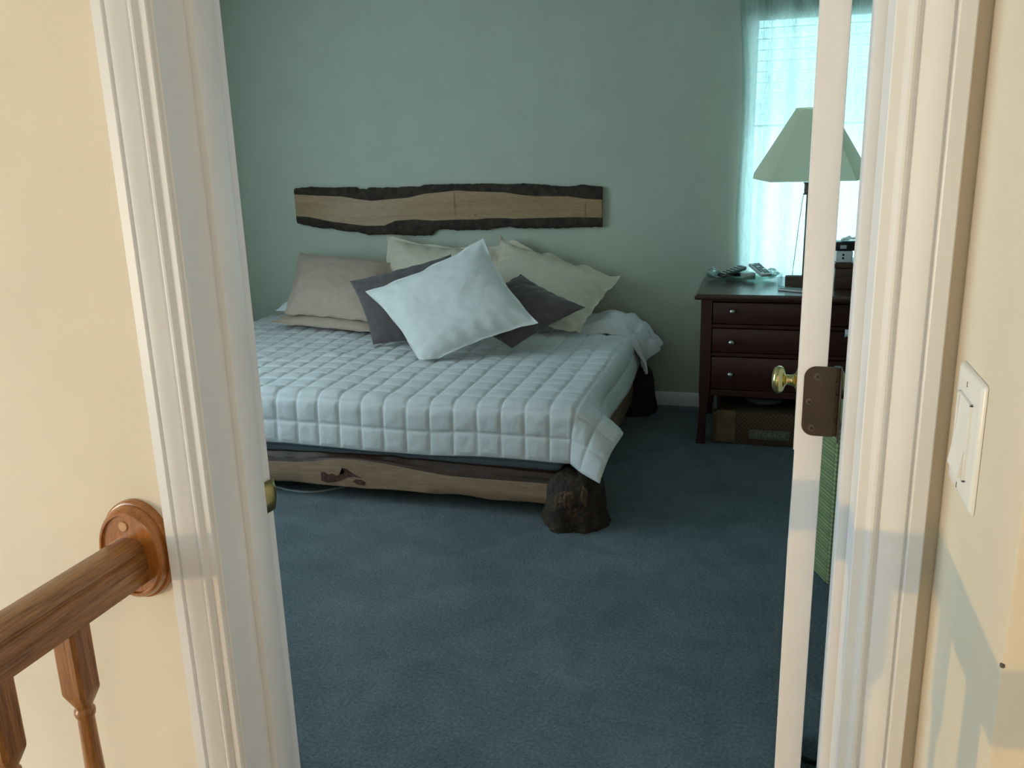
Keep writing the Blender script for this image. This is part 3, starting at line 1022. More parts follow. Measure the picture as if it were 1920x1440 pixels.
base = [[quilt_base(u, v) for v in V] for u in U]
pts = []
for i, u in enumerate(U):
    row = []
    for j, v in enumerate(V):
        pu = base[min(i + 1, nu)][j] - base[max(i - 1, 0)][j]
        pv = base[i][min(j + 1, nv)] - base[i][max(j - 1, 0)]
        n = pu.cross(pv)
        n = n.normalized() if n.length > 1e-9 else Vector((0, 0, 1))
        cu = (u - (X1 + OVR)) / CELL + 0.05 * nz(u * 3, v * 3, 2)
        cv = (v - (YQ0 - OVF)) / CELL + 0.05 * nz(u * 3, v * 3, 8)
        q = abs(math.sin(math.pi * cu)) * abs(math.sin(math.pi * cv))
        amp = 0.0110 * (0.85 + 0.5 * nz(math.floor(cu) * 1.7, math.floor(cv) * 1.3, 4))
        su, sv = abs(cu - round(cu)) * CELL, abs(cv - round(cv)) * CELL
        puff = amp * q ** 0.28 - 0.0045 * max(math.exp(-(su / 0.0065) ** 2), math.exp(-(sv / 0.0065) ** 2))
        cs = 0.5 + 0.5 * nz(u * 2.3, v * 2.3, 11)
        wr = 0.0024 * nz(u * 22, v * 22, 1) * (0.25 + q) + 0.0026 * cs * nz(u * 30 + v * 22, v * 55 - u * 20, 3) * (0.2 + q)
        edge = min(1.0, (j + 0.2) / 3.0, (nu - i + 0.2) / 3.0)
        row.append(base[i][j] + n * ((puff + wr) * edge))
    pts.append(row)
quilt = build('quilt', MB().grid(pts), 'quilt', None, (-1.96, 4.3, 0.45), angle=180)
tag(quilt, 'white square-stitched quilt draped over the low bed', 'quilt')
so = quilt.modifiers.new('thick', 'SOLIDIFY')
so.thickness = 0.010
so.offset = -1

# bunched turn-back of the bedding at the head corner
rows = []
for i in range(64):
    t = i / 63
    row = []
    for j in range(60):
        q = j / 59
        # path across the bed edge
        P = [Vector((-1.12, 0, 0.545)), Vector((-0.97, 0, 0.575)), Vector((-0.83, 0, 0.600)), Vector((-0.735, 0, 0.580)), Vector((-0.665, 0, 0.520)), Vector((-0.615, 0, 0.452)), Vector((-0.585, 0, 0.40))]
        f = t * (len(P) - 1)
        k = min(int(f), len(P) - 2)
        p = P[k].lerp(P[k + 1], f - k)
        y = 4.80 + 0.36 * q - 0.04 * t
        # front rim rolls under
        roll = max(0.0, 1 - q / 0.28)
        z = p.z - 0.085 * roll ** 2 * (1 - 0.1 * t) - 0.05 * max(0, t - 0.6) * (1 - q)
        yy = y + 0.02 * roll ** 2
        x = p.x - 0.05 * roll * t + 0.030 * math.sin(q * 12 + t * 2) * t * t + 0.02 * nz(q * 5, t * 3, 6) * t
        z += 0.016 * math.sin(q * 10 + 1.0 + 2 * t) * (0.4 + t) + 0.010 * nz(q * 9, t * 7, 2) + 0.016 * abs(math.sin(q * 3.3 * math.pi)) * abs(math.sin(t * 5 * math.pi)) + 0.004 * nz(q * 22, t * 20, 7)
        row.append((x, min(yy, 5.2), z))
    rows.append(row)
fold = build('turned_back_bedding', MB().grid(rows), 'quilt', None, (-0.85, 5.0, 0.5), angle=180)
tag(fold, 'bunched white bedding turned back at the head corner near the dresser', 'bedding')
so = fold.modifiers.new('thick', 'SOLIDIFY')
so.thickness = 0.022
so.offset = -1


# ------------------------------------------------------------------ pillows
def pillow(name, label, corners, T, mat, group, flange=0.0, dent=0.10, ruffle=0.0, seed=0.0, n=44, sag=0.0, back=0.55, wr=1.0, zmin=None, gather=0.0):
    c00, c10, c11, c01 = [Vector(c) for c in corners]
    ctr = (c00 + c10 + c11 + c01) / 4
    nrm = ((c10 - c00) + (c11 - c01)).cross((c01 - c00) + (c11 - c10)).normalized()
    ext = 1 + flange

    def surf(u, v, side):
        # u,v in -ext..ext ; |.|<=1 stuffed area, outside flange
        uu, vv = u / ext, v / ext
        ku = 1 - dent * (1 - vv * vv) * abs(uu) ** 1.5
        kv = 1 - dent * (1 - uu * uu) * abs(vv) ** 1.5
        a, b = (uu * ku + 1) / 2, (vv * kv + 1) / 2
        p = c00 * (1 - a) * (1 - b) + c10 * a * (1 - b) + c11 * a * b + c01 * (1 - a) * b
        iu, iv = max(0.0, 1 - abs(u) ** 2.6), max(0.0, 1 - abs(v) ** 2.6)
        th = T * (iu * iv) ** 0.55
        w_ = wr * (0.10 * T * nz(u * 2.1 + seed, v * 2.1, seed) + 0.05 * T * nz(u * 5 + seed, v * 5, 2 + seed) + 0.022 * T * nz(u * 12 + seed, v * 12, 5)) * min(1.0, iu * iv * 3 + 0.15)
        # creases radiating from the corners
        e = abs(u) * abs(v)
        w_ += wr * 0.06 * T * math.sin((abs(u) - abs(v)) * 16 + seed) * max(0, e - 0.35) * (iu * iv > 0)
        # pull toward corners along the seam
        if gather:
            w_ += gather * math.sin(u * 21 + seed + 2 * nz(u * 3, seed)) * max(0, abs(v) - 0.55) * iu + gather * math.sin(v * 21 + seed) * max(0, abs(u) - 0.55) * iv
        off = (th + w_) if side > 0 else -(th * back) + w_ * 0.3
        if flange:
            m = max(abs(u), abs(v))
            if m > 1:
                k = (m - 1) / (ext - 1)
                s = (u if abs(u) < abs(v) else v)
                rf = ruffle * (math.sin(s * 10 + seed) + 0.5 * math.sin(s * 19 + 2 * seed)) * k
                off = rf + (0.0025 if side > 0 else -0.0025)
                outd = (p - ctr).normalized()
                p = p + outd * 0.4 * ruffle * math.sin(s * 9 + seed) * k
            elif m > 0.94:
                off += (0.0025 if side > 0 else -0.0025)
        p = p + nrm * off
        p.z -= sag * (1 - uu * uu) * max(0, vv)
        if zmin is not None and p.z < zmin:
            p.z = zmin + 0.12 * (p.z - zmin) + 0.004 * nz(u * 9, v * 9, seed)
        return p

    mb = MB()
    N = n
    P = [-ext + 2 * ext * i / N for i in range(N + 1)]
    front = [[surf(u, v, 1) for v in P] for u in P]
    bk = [[surf(u, v, -1) for v in P] for u in P]
    bm = mb.bm
    fv = [[bm.verts.new(p) for p in r] for r in front]
    bv = [[None] * (N + 1) for _ in range(N + 1)]
    for i in range(N + 1):
        for j in range(N + 1):
            bv[i][j] = bm.verts.new(bk[i][j])
    for i in range(N):
        for j in range(N):
            bm.faces.new((fv[i][j], fv[i + 1][j], fv[i + 1][j + 1], fv[i][j + 1]))
            bm.faces.new((bv[i][j], bv[i][j + 1], bv[i + 1][j + 1], bv[i + 1][j]))
    loop = [(i, 0) for i in range(N)] + [(N, j) for j in range(N)] + [(i, N) for i in range(N, 0, -1)] + [(0, j) for j in range(N, 0, -1)]
    for k in range(len(loop)):
        a, b = loop[k], loop[(k + 1) % len(loop)]
        bm.faces.new((fv[a[0]][a[1]], bv[a[0]][a[1]], bv[b[0]][b[1]], fv[b[0]][b[1]]))
    bmesh.ops.remove_doubles(bm, verts=bm.verts[:], dist=0.0004)
    bmesh.ops.recalc_face_normals(bm, faces=bm.faces[:])
    zb = min(v_.co.z for v_ in bm.verts)
    o = build(name, mb, mat, None, (ctr.x, ctr.y, zb), angle=60)
    tag(o, label, 'pillow', group)
    return o


GP = 'pillows piled at the head of the bed'
pillow('pillow', 'plain white pillow lying flat behind the beige pillows', [(-2.98, 4.86, 0.60), (-2.35, 4.86, 0.60), (-2.35, 5.19, 0.64), (-2.98, 5.19, 0.64)], 0.085, 'bedwhite', GP, seed=3.1, dent=0.06)
pillow('pillow', 'dusty beige pillow lying flat under the leaning beige one', [(-2.90, 4.66, 0.565), (-2.12, 4.55, 0.545), (-2.15, 4.95, 0.60), (-2.90, 5.02, 0.60)], 0.06, 'pink', GP, flange=0.07, ruffle=0.003, seed=5.2, dent=0.05)
pillow('pillow', 'dusty beige pillow with a flanged edge leaning at the left', [(-2.80, 4.66, 0.620), (-2.13, 4.58, 0.595), (-2.22, 5.10, 0.885), (-2.95, 5.165, 0.935)], 0.115, 'pink', GP, flange=0.08, ruffle=0.005, seed=1.3, dent=0.05, sag=0.01)
pillow('pillow', 'cream pillow with a folded top edge behind the white one', [(-2.28, 4.93, 0.56), (-1.53, 4.93, 0.56), (-1.54, 5.155, 0.985), (-2.31, 5.155, 1.045)], 0.10, 'cream_sham', GP, flange=0.08, ruffle=0.006, seed=9.4, dent=0.04, sag=0.03, gather=0.02)
pillow('pillow', 'cream ribbed pillow with a ruffled border at the right', [(-1.68, 4.82, 0.60), (-0.98, 4.70, 0.55), (-0.81, 5.10, 0.80), (-1.56, 5.165, 1.035)], 0.11, 'cream_knit', GP, flange=0.12, ruffle=0.013, seed=2.6, dent=0.05, sag=0.0, gather=0.015)
pillow('pillow', 'dark taupe cushion peeking out left of the white one', [(-2.05, 4.30, 0.535), (-1.56, 4.36, 0.56), (-1.68, 4.60, 0.995), (-2.28, 4.54, 0.845)], 0.075, 'taupe', GP, seed=7.7, dent=0.06, wr=1.8, gather=0.008)
pillow('pillow', 'dark taupe cushion peeking out right of the white one', [(-1.66, 4.47, 0.66), (-1.25, 4.28, 0.545), (-0.885, 4.42, 0.745), (-1.29, 4.63, 0.885)], 0.085, 'taupe', GP, seed=4.4, dent=0.08, wr=1.8, gather=0.008, zmin=0.528)
pillow('pillow', 'bright white square cushion standing in front of the others', [(-1.665, 4.04, 0.485), (-1.085, 4.20, 0.70), (-1.435, 4.43, 1.10), (-2.05, 4.25, 0.835)], 0.10, 'whitepillow', GP, seed=6.1, dent=0.09, flange=0.06, ruffle=0.005, wr=0.9, gather=0.010, zmin=0.528, n=60)

# ------------------------------------------------------------------ live-edge headboard on the wall
TO = [(-2.964, 1.342), (-2.85, 1.349), (-2.698, 1.342), (-2.566, 1.344), (-2.525, 1.341), (-2.512, 1.331), (-2.456, 1.328), (-2.441, 1.34), (-2.355, 1.337), (-2.236, 1.337), (-2.173, 1.342), (-2.088, 1.339), (-2.066, 1.351),
      (-1.778, 1.351), (-1.633, 1.351), (-1.519, 1.344), (-1.429, 1.348), (-1.303, 1.339), (-1.187, 1.326), (-1.1, 1.329), (-1.071, 1.335), (-0.943, 1.321)]
TI = [(-2.964, 1.305), (-2.807, 1.295), (-2.618, 1.287), (-2.517, 1.269), (-2.416, 1.257), (-2.296, 1.266), (-2.177, 1.273), (-2.06, 1.296), (-1.935, 1.306), (-1.85, 1.314), (-1.772, 1.308), (-1.543, 1.298), (-1.431, 1.281),
      (-1.349, 1.273), (-1.151, 1.27), (-1.043, 1.254), (-0.943, 1.248)]
BI = [(-2.964, 1.165), (-2.868, 1.159), (-2.726, 1.131), (-2.586, 1.114), (-2.465, 1.1), (-2.344, 1.102), (-2.268, 1.131), (-2.141, 1.14), (-2.007, 1.131), (-1.858, 1.137), (-1.718, 1.137), (-1.663, 1.144), (-1.548, 1.145),
      (-1.487, 1.14), (-1.322, 1.144), (-1.101, 1.147), (-0.943, 1.143)]
BO = [(-2.964, 1.115), (-2.893, 1.102), (-2.779, 1.082), (-2.721, 1.084), (-2.628, 1.064), (-2.533, 1.061), (-2.469, 1.041), (-2.311, 1.045), (-2.147, 1.037), (-2.034, 1.038), (-2.01, 1.066), (-1.947, 1.078), (-1.859, 1.069),
      (-1.736, 1.073), (-1.666, 1.071), (-1.55, 1.089), (-1.504, 1.089), (-1.474, 1.081), (-1.19, 1.08), (-1.073, 1.086), (-0.943, 1.087)]
hb = thing('headboard', (-1.954, 5.22, 1.04), 'live-edge wooden slab headboard mounted on the wall above the pillows', 'headboard')
xs = [-2.964 + i * (2.964 - 0.943) / 220 for i in range(221)]
rings = [[(x, 5.200, interp(BI, x)), (x, 5.200, interp(TI, x)), (x, 5.234, interp(TI, x)), (x, 5.234, interp(BI, x))] for x in xs]
slab = build('slab', MB().loft(rings), 'hickory', hb, angle=30)
for inner, outer, sg, seed in ((TI, TO, 1, 2.0), (BI, BO, -1, 6.0)):
    rings = []
    for x in xs:
        a = interp(inner, x)
        o_ = interp(outer, x) + 0.004 * nz(x * 30, seed) + 0.0025 * nz(x * 80, seed)
        m1, m2 = a + (o_ - a) * 0.4, a + (o_ - a) * 0.8
        rings.append([(x, 5.1995, a), (x, 5.197 + 0.003 * nz(x * 25, seed, 1), m1), (x, 5.203 + 0.005 * nz(x * 32, seed, 2), m2), (x, 5.214 + 0.006 * nz(x * 28, seed, 3), o_), (x, 5.234, o_), (x, 5.234, a)])
    build('bark_edge', MB().loft(rings), 'barkdark', hb, angle=20, props={'label': 'dark rough bark edge'})
M['grainmark'] = mat_plain('brown_grain_mark', (0.27, 0.16, 0.08), 0.6, 0.3, 60)
for (x, z0, z1, wd) in ((-1.861, 1.163, 1.306, 0.005), (-1.040, 1.15, 1.236, 0.004)):
    build('grain_line', MB().prism([(x - wd, 5.1992, z0), (x + wd * 0.6, 5.1992, z0), (x + wd, 5.1992, (z0 + z1) / 2), (x + wd * 0.3, 5.1992, z1), (x - wd * 0.6, 5.1992, z1), (x - wd * 1.2, 5.1992, (z0 + z1) / 2)], (0, 0.003, 0)), 'grainmark', slab)
for x, z, r in ((-1.859, 1.222, 0.013), (-1.728, 1.166, 0.007)):
    build('knot', MB().lathe([(0.0, -0.001), (r, -0.0008), (r * 1.15, 0.002)], (x, 5.2, z), 'Y', 14), 'grainmark', slab)

# ================================================================== DRESSER
DX0, DX1, DY0, DY1, DZT = -0.338, 0.80, 4.535, 5.150, 0.811
dr = thing('dresser', ((DX0 + DX1) / 2, 4.85, 0.0), 'dark cherry dresser with three drawers beside the window', 'dresser')
top = MB()
rings = []
for ins, z in ((0.016, 0.781), (0.006, 0.783), (0.001, 0.789), (0.0, 0.796), (0.003, 0.803), (0.010, 0.807), (0.016, 0.811)):
    rings.append([(DX0 + ins, DY0 - 0.045 + ins, z), (DX1 - ins, DY0 - 0.045 + ins, z), (DX1 - ins, DY1, z), (DX0 + ins, DY1, z)])
build('top', top.loft(rings), 'cherrytop', dr, angle=20)
bx0, bx1 = DX0 + 0.032, DX1 - 0.032
for sgn, xa in ((1, bx0), (-1, bx1)):
    # front posts curve outward into a tapering foot
    for ya in (DY0, DY1 - 0.055):
        rings = []
        for t in range(17):
            z = 0.78 * (1 - t / 16)
            fl = 0.0
            wdt = 0.056
            if z < 0.30:
                k = (0.30 - z) / 0.30
                wdt = 0.056 - 0.022 * math.sin(k * 2.6) + 0.004 * k
                fl = -0.006 * math.sin(k * 3.0) + 0.010 * k * k
            xo_ = xa - sgn * fl
            xi_ = xo_ + sgn * wdt
            rings.append([(xo_, ya, z), (xi_, ya, z), (xi_, ya + 0.055, z), (xo_, ya + 0.055, z)])
        build('post', MB().loft(rings), 'cherry', dr, angle=25)
    build('side_panel', MB().box(min(xa + sgn * 0.008, xa + sgn * 0.026), max(xa + sgn * 0.008, xa + sgn * 0.026), DY0 + 0.055, DY1 - 0.055, 0.27, 0.78), 'cherry', dr, smooth=False)
build('back_panel', MB().box(bx0 + 0.03, bx1 - 0.03, DY1 - 0.012, DY1 - 0.002, 0.05, 0.78), 'cherry', dr, smooth=False)
build('bottom_shelf', MB().box(bx0 + 0.03, bx1 - 0.03, DY0 + 0.03, DY1 - 0.012, 0.275, 0.292), 'cherry', dr, smooth=False)
for z0, z1 in ((0.768, 0.781), (0.632, 0.650), (0.482, 0.500), (0.268, 0.302)):
    build('rail', MB().box(bx0 + 0.056, bx1 - 0.056, DY0 + 0.006, DY0 + 0.03, z0, z1, 0.002, 1), 'cherry', dr)
for (z0, z1, kz) in ((0.652, 0.766, 0.722), (0.502, 0.630, 0.560), (0.304, 0.480, 0.390)):
    dw = build('drawer', MB().box(bx0 + 0.060, bx1 - 0.060, DY0 + 0.002, DY0 + 0.022, z0 + 0.002, z1 - 0.002, 0.004, 2).box(bx0 + 0.075, bx1 - 0.075, DY0 + 0.022, DY1 - 0.06, z0 + 0.006, z1 - 0.012), 'cherry', dr)
    for kx in (-0.148, 0.61):
        build('knob', MB().lathe([(0.0, 0.002), (0.006, 0.0), (0.0055, -0.008), (0.006, -0.012), (0.0125, -0.016), (0.0145, -0.021), (0.0125, -0.026), (0.007, -0.029), (0.0, -0.030)], (kx, DY0 + 0.002, kz), 'Y', 18), 'pewter', dw, props={'label': 'round pewter knob'})
# white cloth poking out of a drawer gap
cl = MB()
cl.grid([[(0.395 + 0.018 * i + 0.006 * nz(i * 0.7, j), DY0 - 0.004 - 0.010 * math.sin(j * 0.7) - 0.004 * nz(i * 1.3, j * 0.8, 4), 0.642 - 0.007 * j + 0.009 * nz(i * 0.9, j * 0.5, 9)) for j in range(6)] for i in range(8)])
so = build('garment_corner', cl, 'paper', None, (0.45, DY0, 0.62))
tag(so, 'scrap of white cloth caught in a dresser drawer', 'cloth')
so.modifiers.new('thick', 'SOLIDIFY').thickness = 0.004

# storage box beneath the dresser
bx = thing('storage_box', (0.05, 4.72, 0.0), 'brown woven storage box standing under the dresser', 'storage box')
build('body', MB().box(-0.235, 0.46, 4.56, 4.98, 0.002, 0.178, 0.006, 2), 'weave', bx)
build('card_flap', MB().box(-0.212, -0.112, 4.553, 4.560, 0.012, 0.186, 0.002, 1), 'card', bx)
lp = build('label_plate', MB().box(-0.042, 0.165, 4.554, 4.561, 0.036, 0.088, 0.002, 1), 'labelplate', bx)
cu = bpy.data.curves.new('label_text', 'FONT')
cu.body = 'STORAGE'
cu.size = 0.036
cu.extrude = 0.0008
cu.align_x = 'CENTER'
cu.align_y = 'CENTER'
to = bpy.data.objects.new('label_text', cu)
COL.objects.link(to)
dg = bpy.context.evaluated_depsgraph_get()
tme = bpy.data.meshes.new_from_object(to.evaluated_get(dg))
bpy.data.objects.remove(to)
tb = MB()
tb.bm.from_mesh(tme)
bpy.data.meshes.remove(tme)
tb.xform(Matrix.Translation((0.066, 4.5532, 0.062)) @ Matrix.Rotation(math.pi / 2, 4, 'X'))
build('lettering', tb, 'labelink', lp, smooth=False)
# lumpy bag on the box and a pale strip by the leg
rings = []
for j in range(12):
    t = j / 11
    rr = math.sin(math.pi * min(max(t, 0.04), 0.96)) ** 0.6
    rings.append([(0.03 + 0.105 * rr * math.cos(a) * (1 + 0.2 * nz(math.cos(a) * 2, math.sin(a) * 2, t * 3)), 4.72 + 0.09 * rr * math.sin(a) * (1 + 0.2 * nz(math.cos(a) * 3, math.sin(a) * 2, t * 3 + 5)), 0.180 + 0.075 * t) for a in [2 * math.pi * k / 22 for k in range(22)]])
tag(build('plastic_bag', MB().loft(rings), 'bag', None, (0.03, 4.72, 0.179), angle=70), 'crumpled grey plastic bag on the storage box', 'bag')
tag(build('paper_roll', MB().tube([(-0.222, 4.585, 0.187), (-0.222, 4.60, 0.262)], 0.013, 14), 'labelplate', None, (-0.222, 4.59, 0.18)), 'short pale grey roll standing on the storage box by the dresser leg', 'roll')

# ------------------------------------------------------------------ lamp
LX, LY = 0.204, 4.905
lamp = thing('table_lamp', (LX, LY, DZT), 'tall table lamp with pale cut-corner shade on the dresser', 'lamp')


def oct_ring(h, cx, cy, z):
    tilt = -0.075
    pts = [(-h + cx, -h), (h - cx, -h), (h, -h + cy), (h, h - cy), (h - cx, h), (-h + cx, h), (-h, h - cy), (-h, -h + cy)]
    return [(LX + px_, LY + py_, z - tilt * py_) for px_, py_ in pts]


mb = MB()
mb.grid([oct_ring(0.285, 0.084, 0.17, 1.377), oct_ring(0.283, 0.083, 0.169, 1.383), oct_ring(0.089, 0.028, 0.053, 1.704), oct_ring(0.088, 0.027, 0.052, 1.710)], close_v=True)
sh = build('shade', mb, 'shade', lamp, smooth=False, props={'label': 'pale green-cream lampshade with cut corners'})
build('shade_frame', MB().tube([(LX - 0.085, LY, 1.69), (LX + 0.085, LY, 1.69)], 0.0015, 6).tube([(LX, LY - 0.085, 1.69), (LX, LY + 0.085, 1.69)], 0.0015, 6), 'nickel', lamp)
build('harp', MB().tube([(LX - 0.03, LY, 1.36), (LX - 0.05, LY, 1.48), (LX - 0.03, LY, 1.64), (LX, LY, 1.69), (LX + 0.03, LY, 1.64), (LX + 0.05, LY, 1.48), (LX + 0.03, LY, 1.36)], 0.002, 6), 'nickel', lamp)
build('bulb', MB().lathe([(0.0, 1.36), (0.014, 1.36), (0.014, 1.385), (0.026, 1.42), (0.029, 1.445), (0.022, 1.47), (0.0, 1.482)], (LX, LY, 0), 'Z', 16), 'whiteplastic', lamp)
build('collar', MB().box(LX - 0.030, LX + 0.030, LY - 0.030, LY + 0.030, 1.335, 1.342, 0.001, 1).box(LX - 0.026, LX + 0.026, LY - 0.026, LY + 0.026, 1.285, 1.335, 0.003, 1).box(LX - 0.030, LX + 0.030, LY - 0.030, LY + 0.030, 1.279, 1.285, 0.001, 1), 'nickel', lamp)
build('stem', MB().box(LX - 0.013, LX + 0.013, LY - 0.013, LY + 0.013, 0.835, 1.28, 0.002, 1), 'nickel', lamp)
build('base', MB().box(LX - 0.075, LX + 0.075, LY - 0.075, LY + 0.075, 0.8115, 0.828, 0.003, 1).box(LX - 0.03, LX + 0.03, LY - 0.03, LY + 0.03, 0.828, 0.84, 0.003, 1), 'nickel', lamp)
build('cord', MB().tube(smooth_path([(LX - 0.027, LY, 1.285), (LX - 0.040, LY, 1.15), (LX - 0.052, LY + 0.01, 0.98), (LX - 0.060, LY + 0.03, 0.86), (LX - 0.055, LY + 0.11, 0.8165), (LX - 0.05, LY + 0.2, 0.815)]), 0.0018, 6), 'cable', lamp)

# ------------------------------------------------------------------ things on the dresser
dish = thing('glass_dish', (-0.125, 5.02, DZT), 'ruffled pale green glass dish holding the remotes', 'dish')
rings = []
nseg = 60
for (s, z) in ((0.0, 0.004), (0.5, 0.004), (0.72, 0.006), (0.86, 0.013), (0.95, 0.022), (1.0, 0.030), (0.985, 0.034), (0.93, 0.026), (0.84, 0.017), (0.70, 0.010), (0.5, 0.008), (0.0, 0.008)):
    rings.append([(-0.125 + 0.200 * max(s, 0.001) * math.cos(a) * (1 + 0.03 * math.sin(9 * a) * s), 5.025 + 0.108 * max(s, 0.001) * math.sin(a) * (1 + 0.03 * math.sin(9 * a) * s),
                   DZT + z + (0.010 * math.sin(9 * a) * max(0, s - 0.7) / 0.3 if s > 0.7 else 0) * 0.8) for a in [2 * math.pi * k / nseg for k in range(nseg)]])
build('bowl', MB().loft(rings), 'dish', dish, angle=50)
ZD = DZT + 0.010


def remote(label, name, mat, keymat, L, W, T_, loc, rz, rx, ry, keys, gap):
    Mx = Matrix.Translation(loc) @ Matrix.Rotation(rz, 4, 'Z') @ Matrix.Rotation(ry, 4, 'Y') @ Matrix.Rotation(rx, 4, 'X')
    t = thing(name, loc, label, 'remote control')
    build('case', MB().box(-W / 2, W / 2, 0, L, 0, T_, 0.006, 3).xform(Mx), mat, t)
    r, c = keys
    for i in range(r):
        for j in range(c):
            kx = (j - (c - 1) / 2) * W * 0.8 / c
            ky = L * (0.12 + 0.78 * i / max(1, r - 1))
            if (i * 5 + j * 3) % 7 == 0 and gap:
                continue
            build('key', MB().box(kx - W * 0.26 / c * 1.2, kx + W * 0.26 / c * 1.2, ky - L * 0.022, ky + L * 0.022, T_ - 0.001, T_ + 0.003, 0.001, 1).xform(Mx), keymat, t)
    return t


remote('black remote control lying across the left of the glass dish', 'remote_control', 'black', 'greyplastic', 0.19, 0.052, 0.020, (-0.235, 4.965, ZD + 0.010), math.radians(-38), math.radians(9), math.radians(8), (6, 2), False)
remote('silver remote control with black keys propped up in the dish', 'remote_control', 'greyplastic', 'black', 0.150, 0.068, 0.018, (0.010, 4.945, ZD + 0.018), math.radians(30), math.radians(17), math.radians(0), (8, 3), True)
tag(build('small_box', MB().box(-0.035, 0.035, -0.03, 0.03, 0, 0.034, 0.003, 2).xform(Matrix.Translation((-0.088, 4.985, ZD + 0.002)) @ Matrix.Rotation(0.25, 4, 'Z')), 'greyplastic', None, (-0.088, 4.985, ZD)), 'small pale grey box lying between the two remotes', 'box')
rem2 = tag(build('eyeglass_case', MB().box(-0.06, 0.06, -0.022, 0.022, 0, 0.020, 0.008, 3).xform(Matrix.Translation((-0.150, 5.072, ZD + 0.002)) @ Matrix.Rotation(0.1, 4, 'Z')), 'black', None, (-0.150, 5.072, ZD)), 'low black case lying behind the black remote in the dish', 'case')


def crumple(cx, cy, z, rx, ry, rz, seed, label):
    rings = []
    for j in range(14):
        t = j / 13
        rr = math.sin(math.pi * min(max(t, 0.03), 0.97)) ** 0.7
        rings.append([(cx + rx * rr * math.cos(a) * (1 + 0.7 * nz(math.cos(a) * 4 + seed, math.sin(a) * 4, t * 5)), cy + ry * rr * math.sin(a) * (1 + 0.7 * nz(math.cos(a) * 4, math.sin(a) * 4 + seed, t * 5)),
                       z + rz * t * (1 + 0.35 * nz(math.cos(a) * 3, math.sin(a) * 3, seed))) for a in [2 * math.pi * k / 26 for k in range(26)]])
    o = build('cellophane_wrap', MB().loft(rings), 'crinkle', None, (cx, cy, z), smooth=False)
    tag(o, label, 'wrapper')


crumple(-0.275, 5.035, ZD + 0.003, 0.036, 0.035, 0.050, 1.0, 'crumpled clear wrapper at the left end of the dish')
crumple(0.035, 5.045, ZD + 0.003, 0.040, 0.035, 0.045, 5.0, 'crumpled clear wrapper at the right end of the dish')

tray = thing('valet_tray', (0.19, 5.03, DZT), 'small open brown wooden tray in front of the lamp', 'tray')
tx0, tx1, ty0, ty1, tz1 = 0.105, 0.30, 4.775, 4.822, 0.868
for (a, b, c, d) in ((tx0, tx1, ty0, ty0 + 0.006), (tx0, tx1, ty1 - 0.006, ty1), (tx0, tx0 + 0.006, ty0 + 0.006, ty1 - 0.006), (tx1 - 0.006, tx1, ty0 + 0.006, ty1 - 0.006)):
    build('side', MB().box(a, b, c, d, DZT + 0.0005, tz1, 0.0012, 1), 'traybox', tray)
build('bottom', MB().box(tx0 + 0.006, tx1 - 0.006, ty0 + 0.006, ty1 - 0.006, DZT + 0.001, DZT + 0.006), 'traybox', tray, smooth=False)
tag(build('acrylic_stand', MB().box(0.070, 0.092, 4.79, 4.82, DZT + 0.0005, DZT + 0.070, 0.002, 1).box(0.070, 0.1, 4.79, 4.82, DZT + 0.0005, DZT + 0.004, 0.001, 1), 'acrylic', None, (0.08, 4.805, DZT)), 'clear acrylic stand left of the brown tray', 'stand')
ph = thing('mobile_phone', (0.14, 4.66, DZT), 'black phone with a silver rim lying near the dresser edge', 'phone')
Mx = Matrix.Translation((0.145, 4.655, DZT + 0.0005)) @ Matrix.Rotation(math.radians(62), 4, 'Z')
build('case', MB().box(-0.034, 0.034, -0.070, 0.070, 0.0, 0.011, 0.004, 2).xform(Mx), 'whiteplastic', ph)
build('screen', MB().box(-0.031, 0.031, -0.066, 0.066, 0.0108, 0.0125, 0.0006, 1).xform(Mx), 'black', ph)
tag(build('pen', MB().tube([(0.115, 4.73, DZT + 0.005), (0.245, 4.68, DZT + 0.005), (0.255, 4.676, DZT + 0.005)], [0.0042, 0.0042, 0.001], 10), 'card', None, (0.18, 4.70, DZT)), 'thin brown pen lying behind the phone', 'pen')

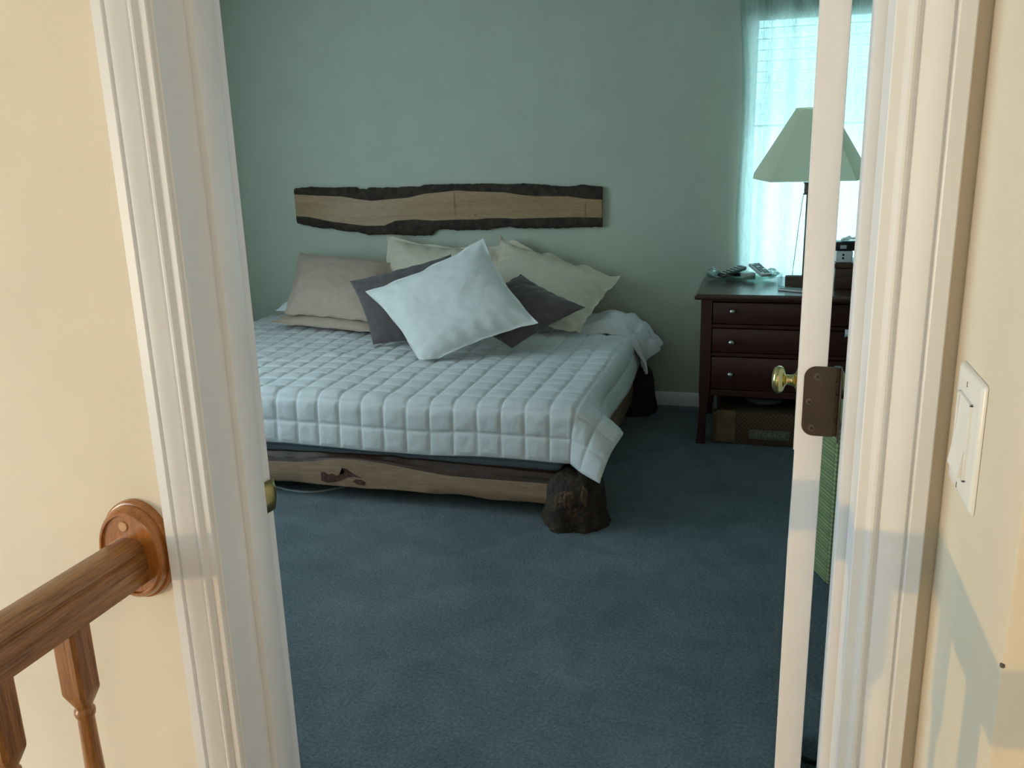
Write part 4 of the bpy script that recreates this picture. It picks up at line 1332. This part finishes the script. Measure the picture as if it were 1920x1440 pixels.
jb = thing('jewelry_box', (0.50, 4.85, DZT), 'dark walnut box at the right of the dresser top', 'box')
build('body', MB().box(0.345, 0.66, 4.735, 4.98, DZT + 0.0005, 0.915, 0.004, 2), 'jewel', jb)
build('lid', MB().box(0.341, 0.664, 4.731, 4.984, 0.917, 0.945, 0.005, 2), 'jewel', jb)
ck = thing('white_gadget', (0.40, 4.79, 0.945), 'small white gadget with two dark dots on the walnut box', 'gadget')
build('case', MB().box(0.345, 0.425, 4.745, 4.83, 0.9455, 1.005, 0.006, 3), 'whiteplastic', ck)
for z in (0.985, 0.968):
    build('dot', MB().lathe([(0.0, -0.0015), (0.0055, -0.001), (0.006, 0.001)], (0.380, 4.745, z), 'Y', 14), 'black', ck)
dk = thing('black_gadget', (0.40, 4.79, 1.005), 'small black gadget with a pale display stacked on the white one', 'gadget')
build('case', MB().box(0.340, 0.45, 4.742, 4.835, 1.0055, 1.050, 0.004, 2), 'black', dk)
build('display', MB().box(0.362, 0.392, 4.7405, 4.7425, 1.016, 1.034, 0.0005, 1), 'greyplastic', dk)
pp = MB()
pp.grid([[(0.368 + 0.014 * i, 4.75 + 0.014 * j, 1.056 + 0.018 * abs(nz(i * 0.5, j * 0.5, 3)) + 0.002 * i) for j in range(7)] for i in range(7)])
po = tag(build('crumpled_paper', pp, 'paper', None, (0.40, 4.79, 1.052)), 'crumpled white paper lying on the black gadget', 'paper')
po.modifiers.new('thick', 'SOLIDIFY').thickness = 0.003

# ------------------------------------------------------------------ green hamper and floor cord behind the door
hm = thing('ribbed_hamper', (0.45, 3.22, 0.0), 'green ribbed hamper glimpsed between the open door and right jamb', 'hamper')
Mh = Matrix.Translation((0.268, 3.04, 0)) @ Matrix.Rotation(math.radians(21), 4, 'Z')
build('body', MB().box(0, 0.36, 0, 0.24, 0.002, 0.60, 0.012, 2).xform(Mh), 'ribs', hm)
r0 = None
for k in range(44):
    z = 0.014 + k * 0.0133
    if r0 is None:
        rb = MB()
        rb.box(-0.0035, 0.004, 0.012, 0.228, z - 0.0042, z + 0.0042, 0.002, 1, mat=Mh)
        rb.box(0.012, 0.348, -0.0035, 0.004, z - 0.0042, z + 0.0042, 0.002, 1, mat=Mh)
        r0 = build('rib', rb, 'ribs', hm)
    else:
        share(r0, hm, (0, 0, k * 0.0133))
build('lid', MB().box(-0.006, 0.366, -0.006, 0.246, 0.600, 0.628, 0.008, 2).xform(Mh), 'ribs', hm)
tag(build('power_cable', MB().tube(smooth_path([(0.15, 2.06, 0.006), (0.19, 2.045, 0.006), (0.3, 2.03, 0.006), (0.5, 2.1, 0.006), (0.9, 2.3, 0.006), (1.5, 2.5, 0.006)]), 0.006, 8), 'black', None, (0.4, 2.1, 0.0)), 'black cord on the carpet behind the open door', 'cord')
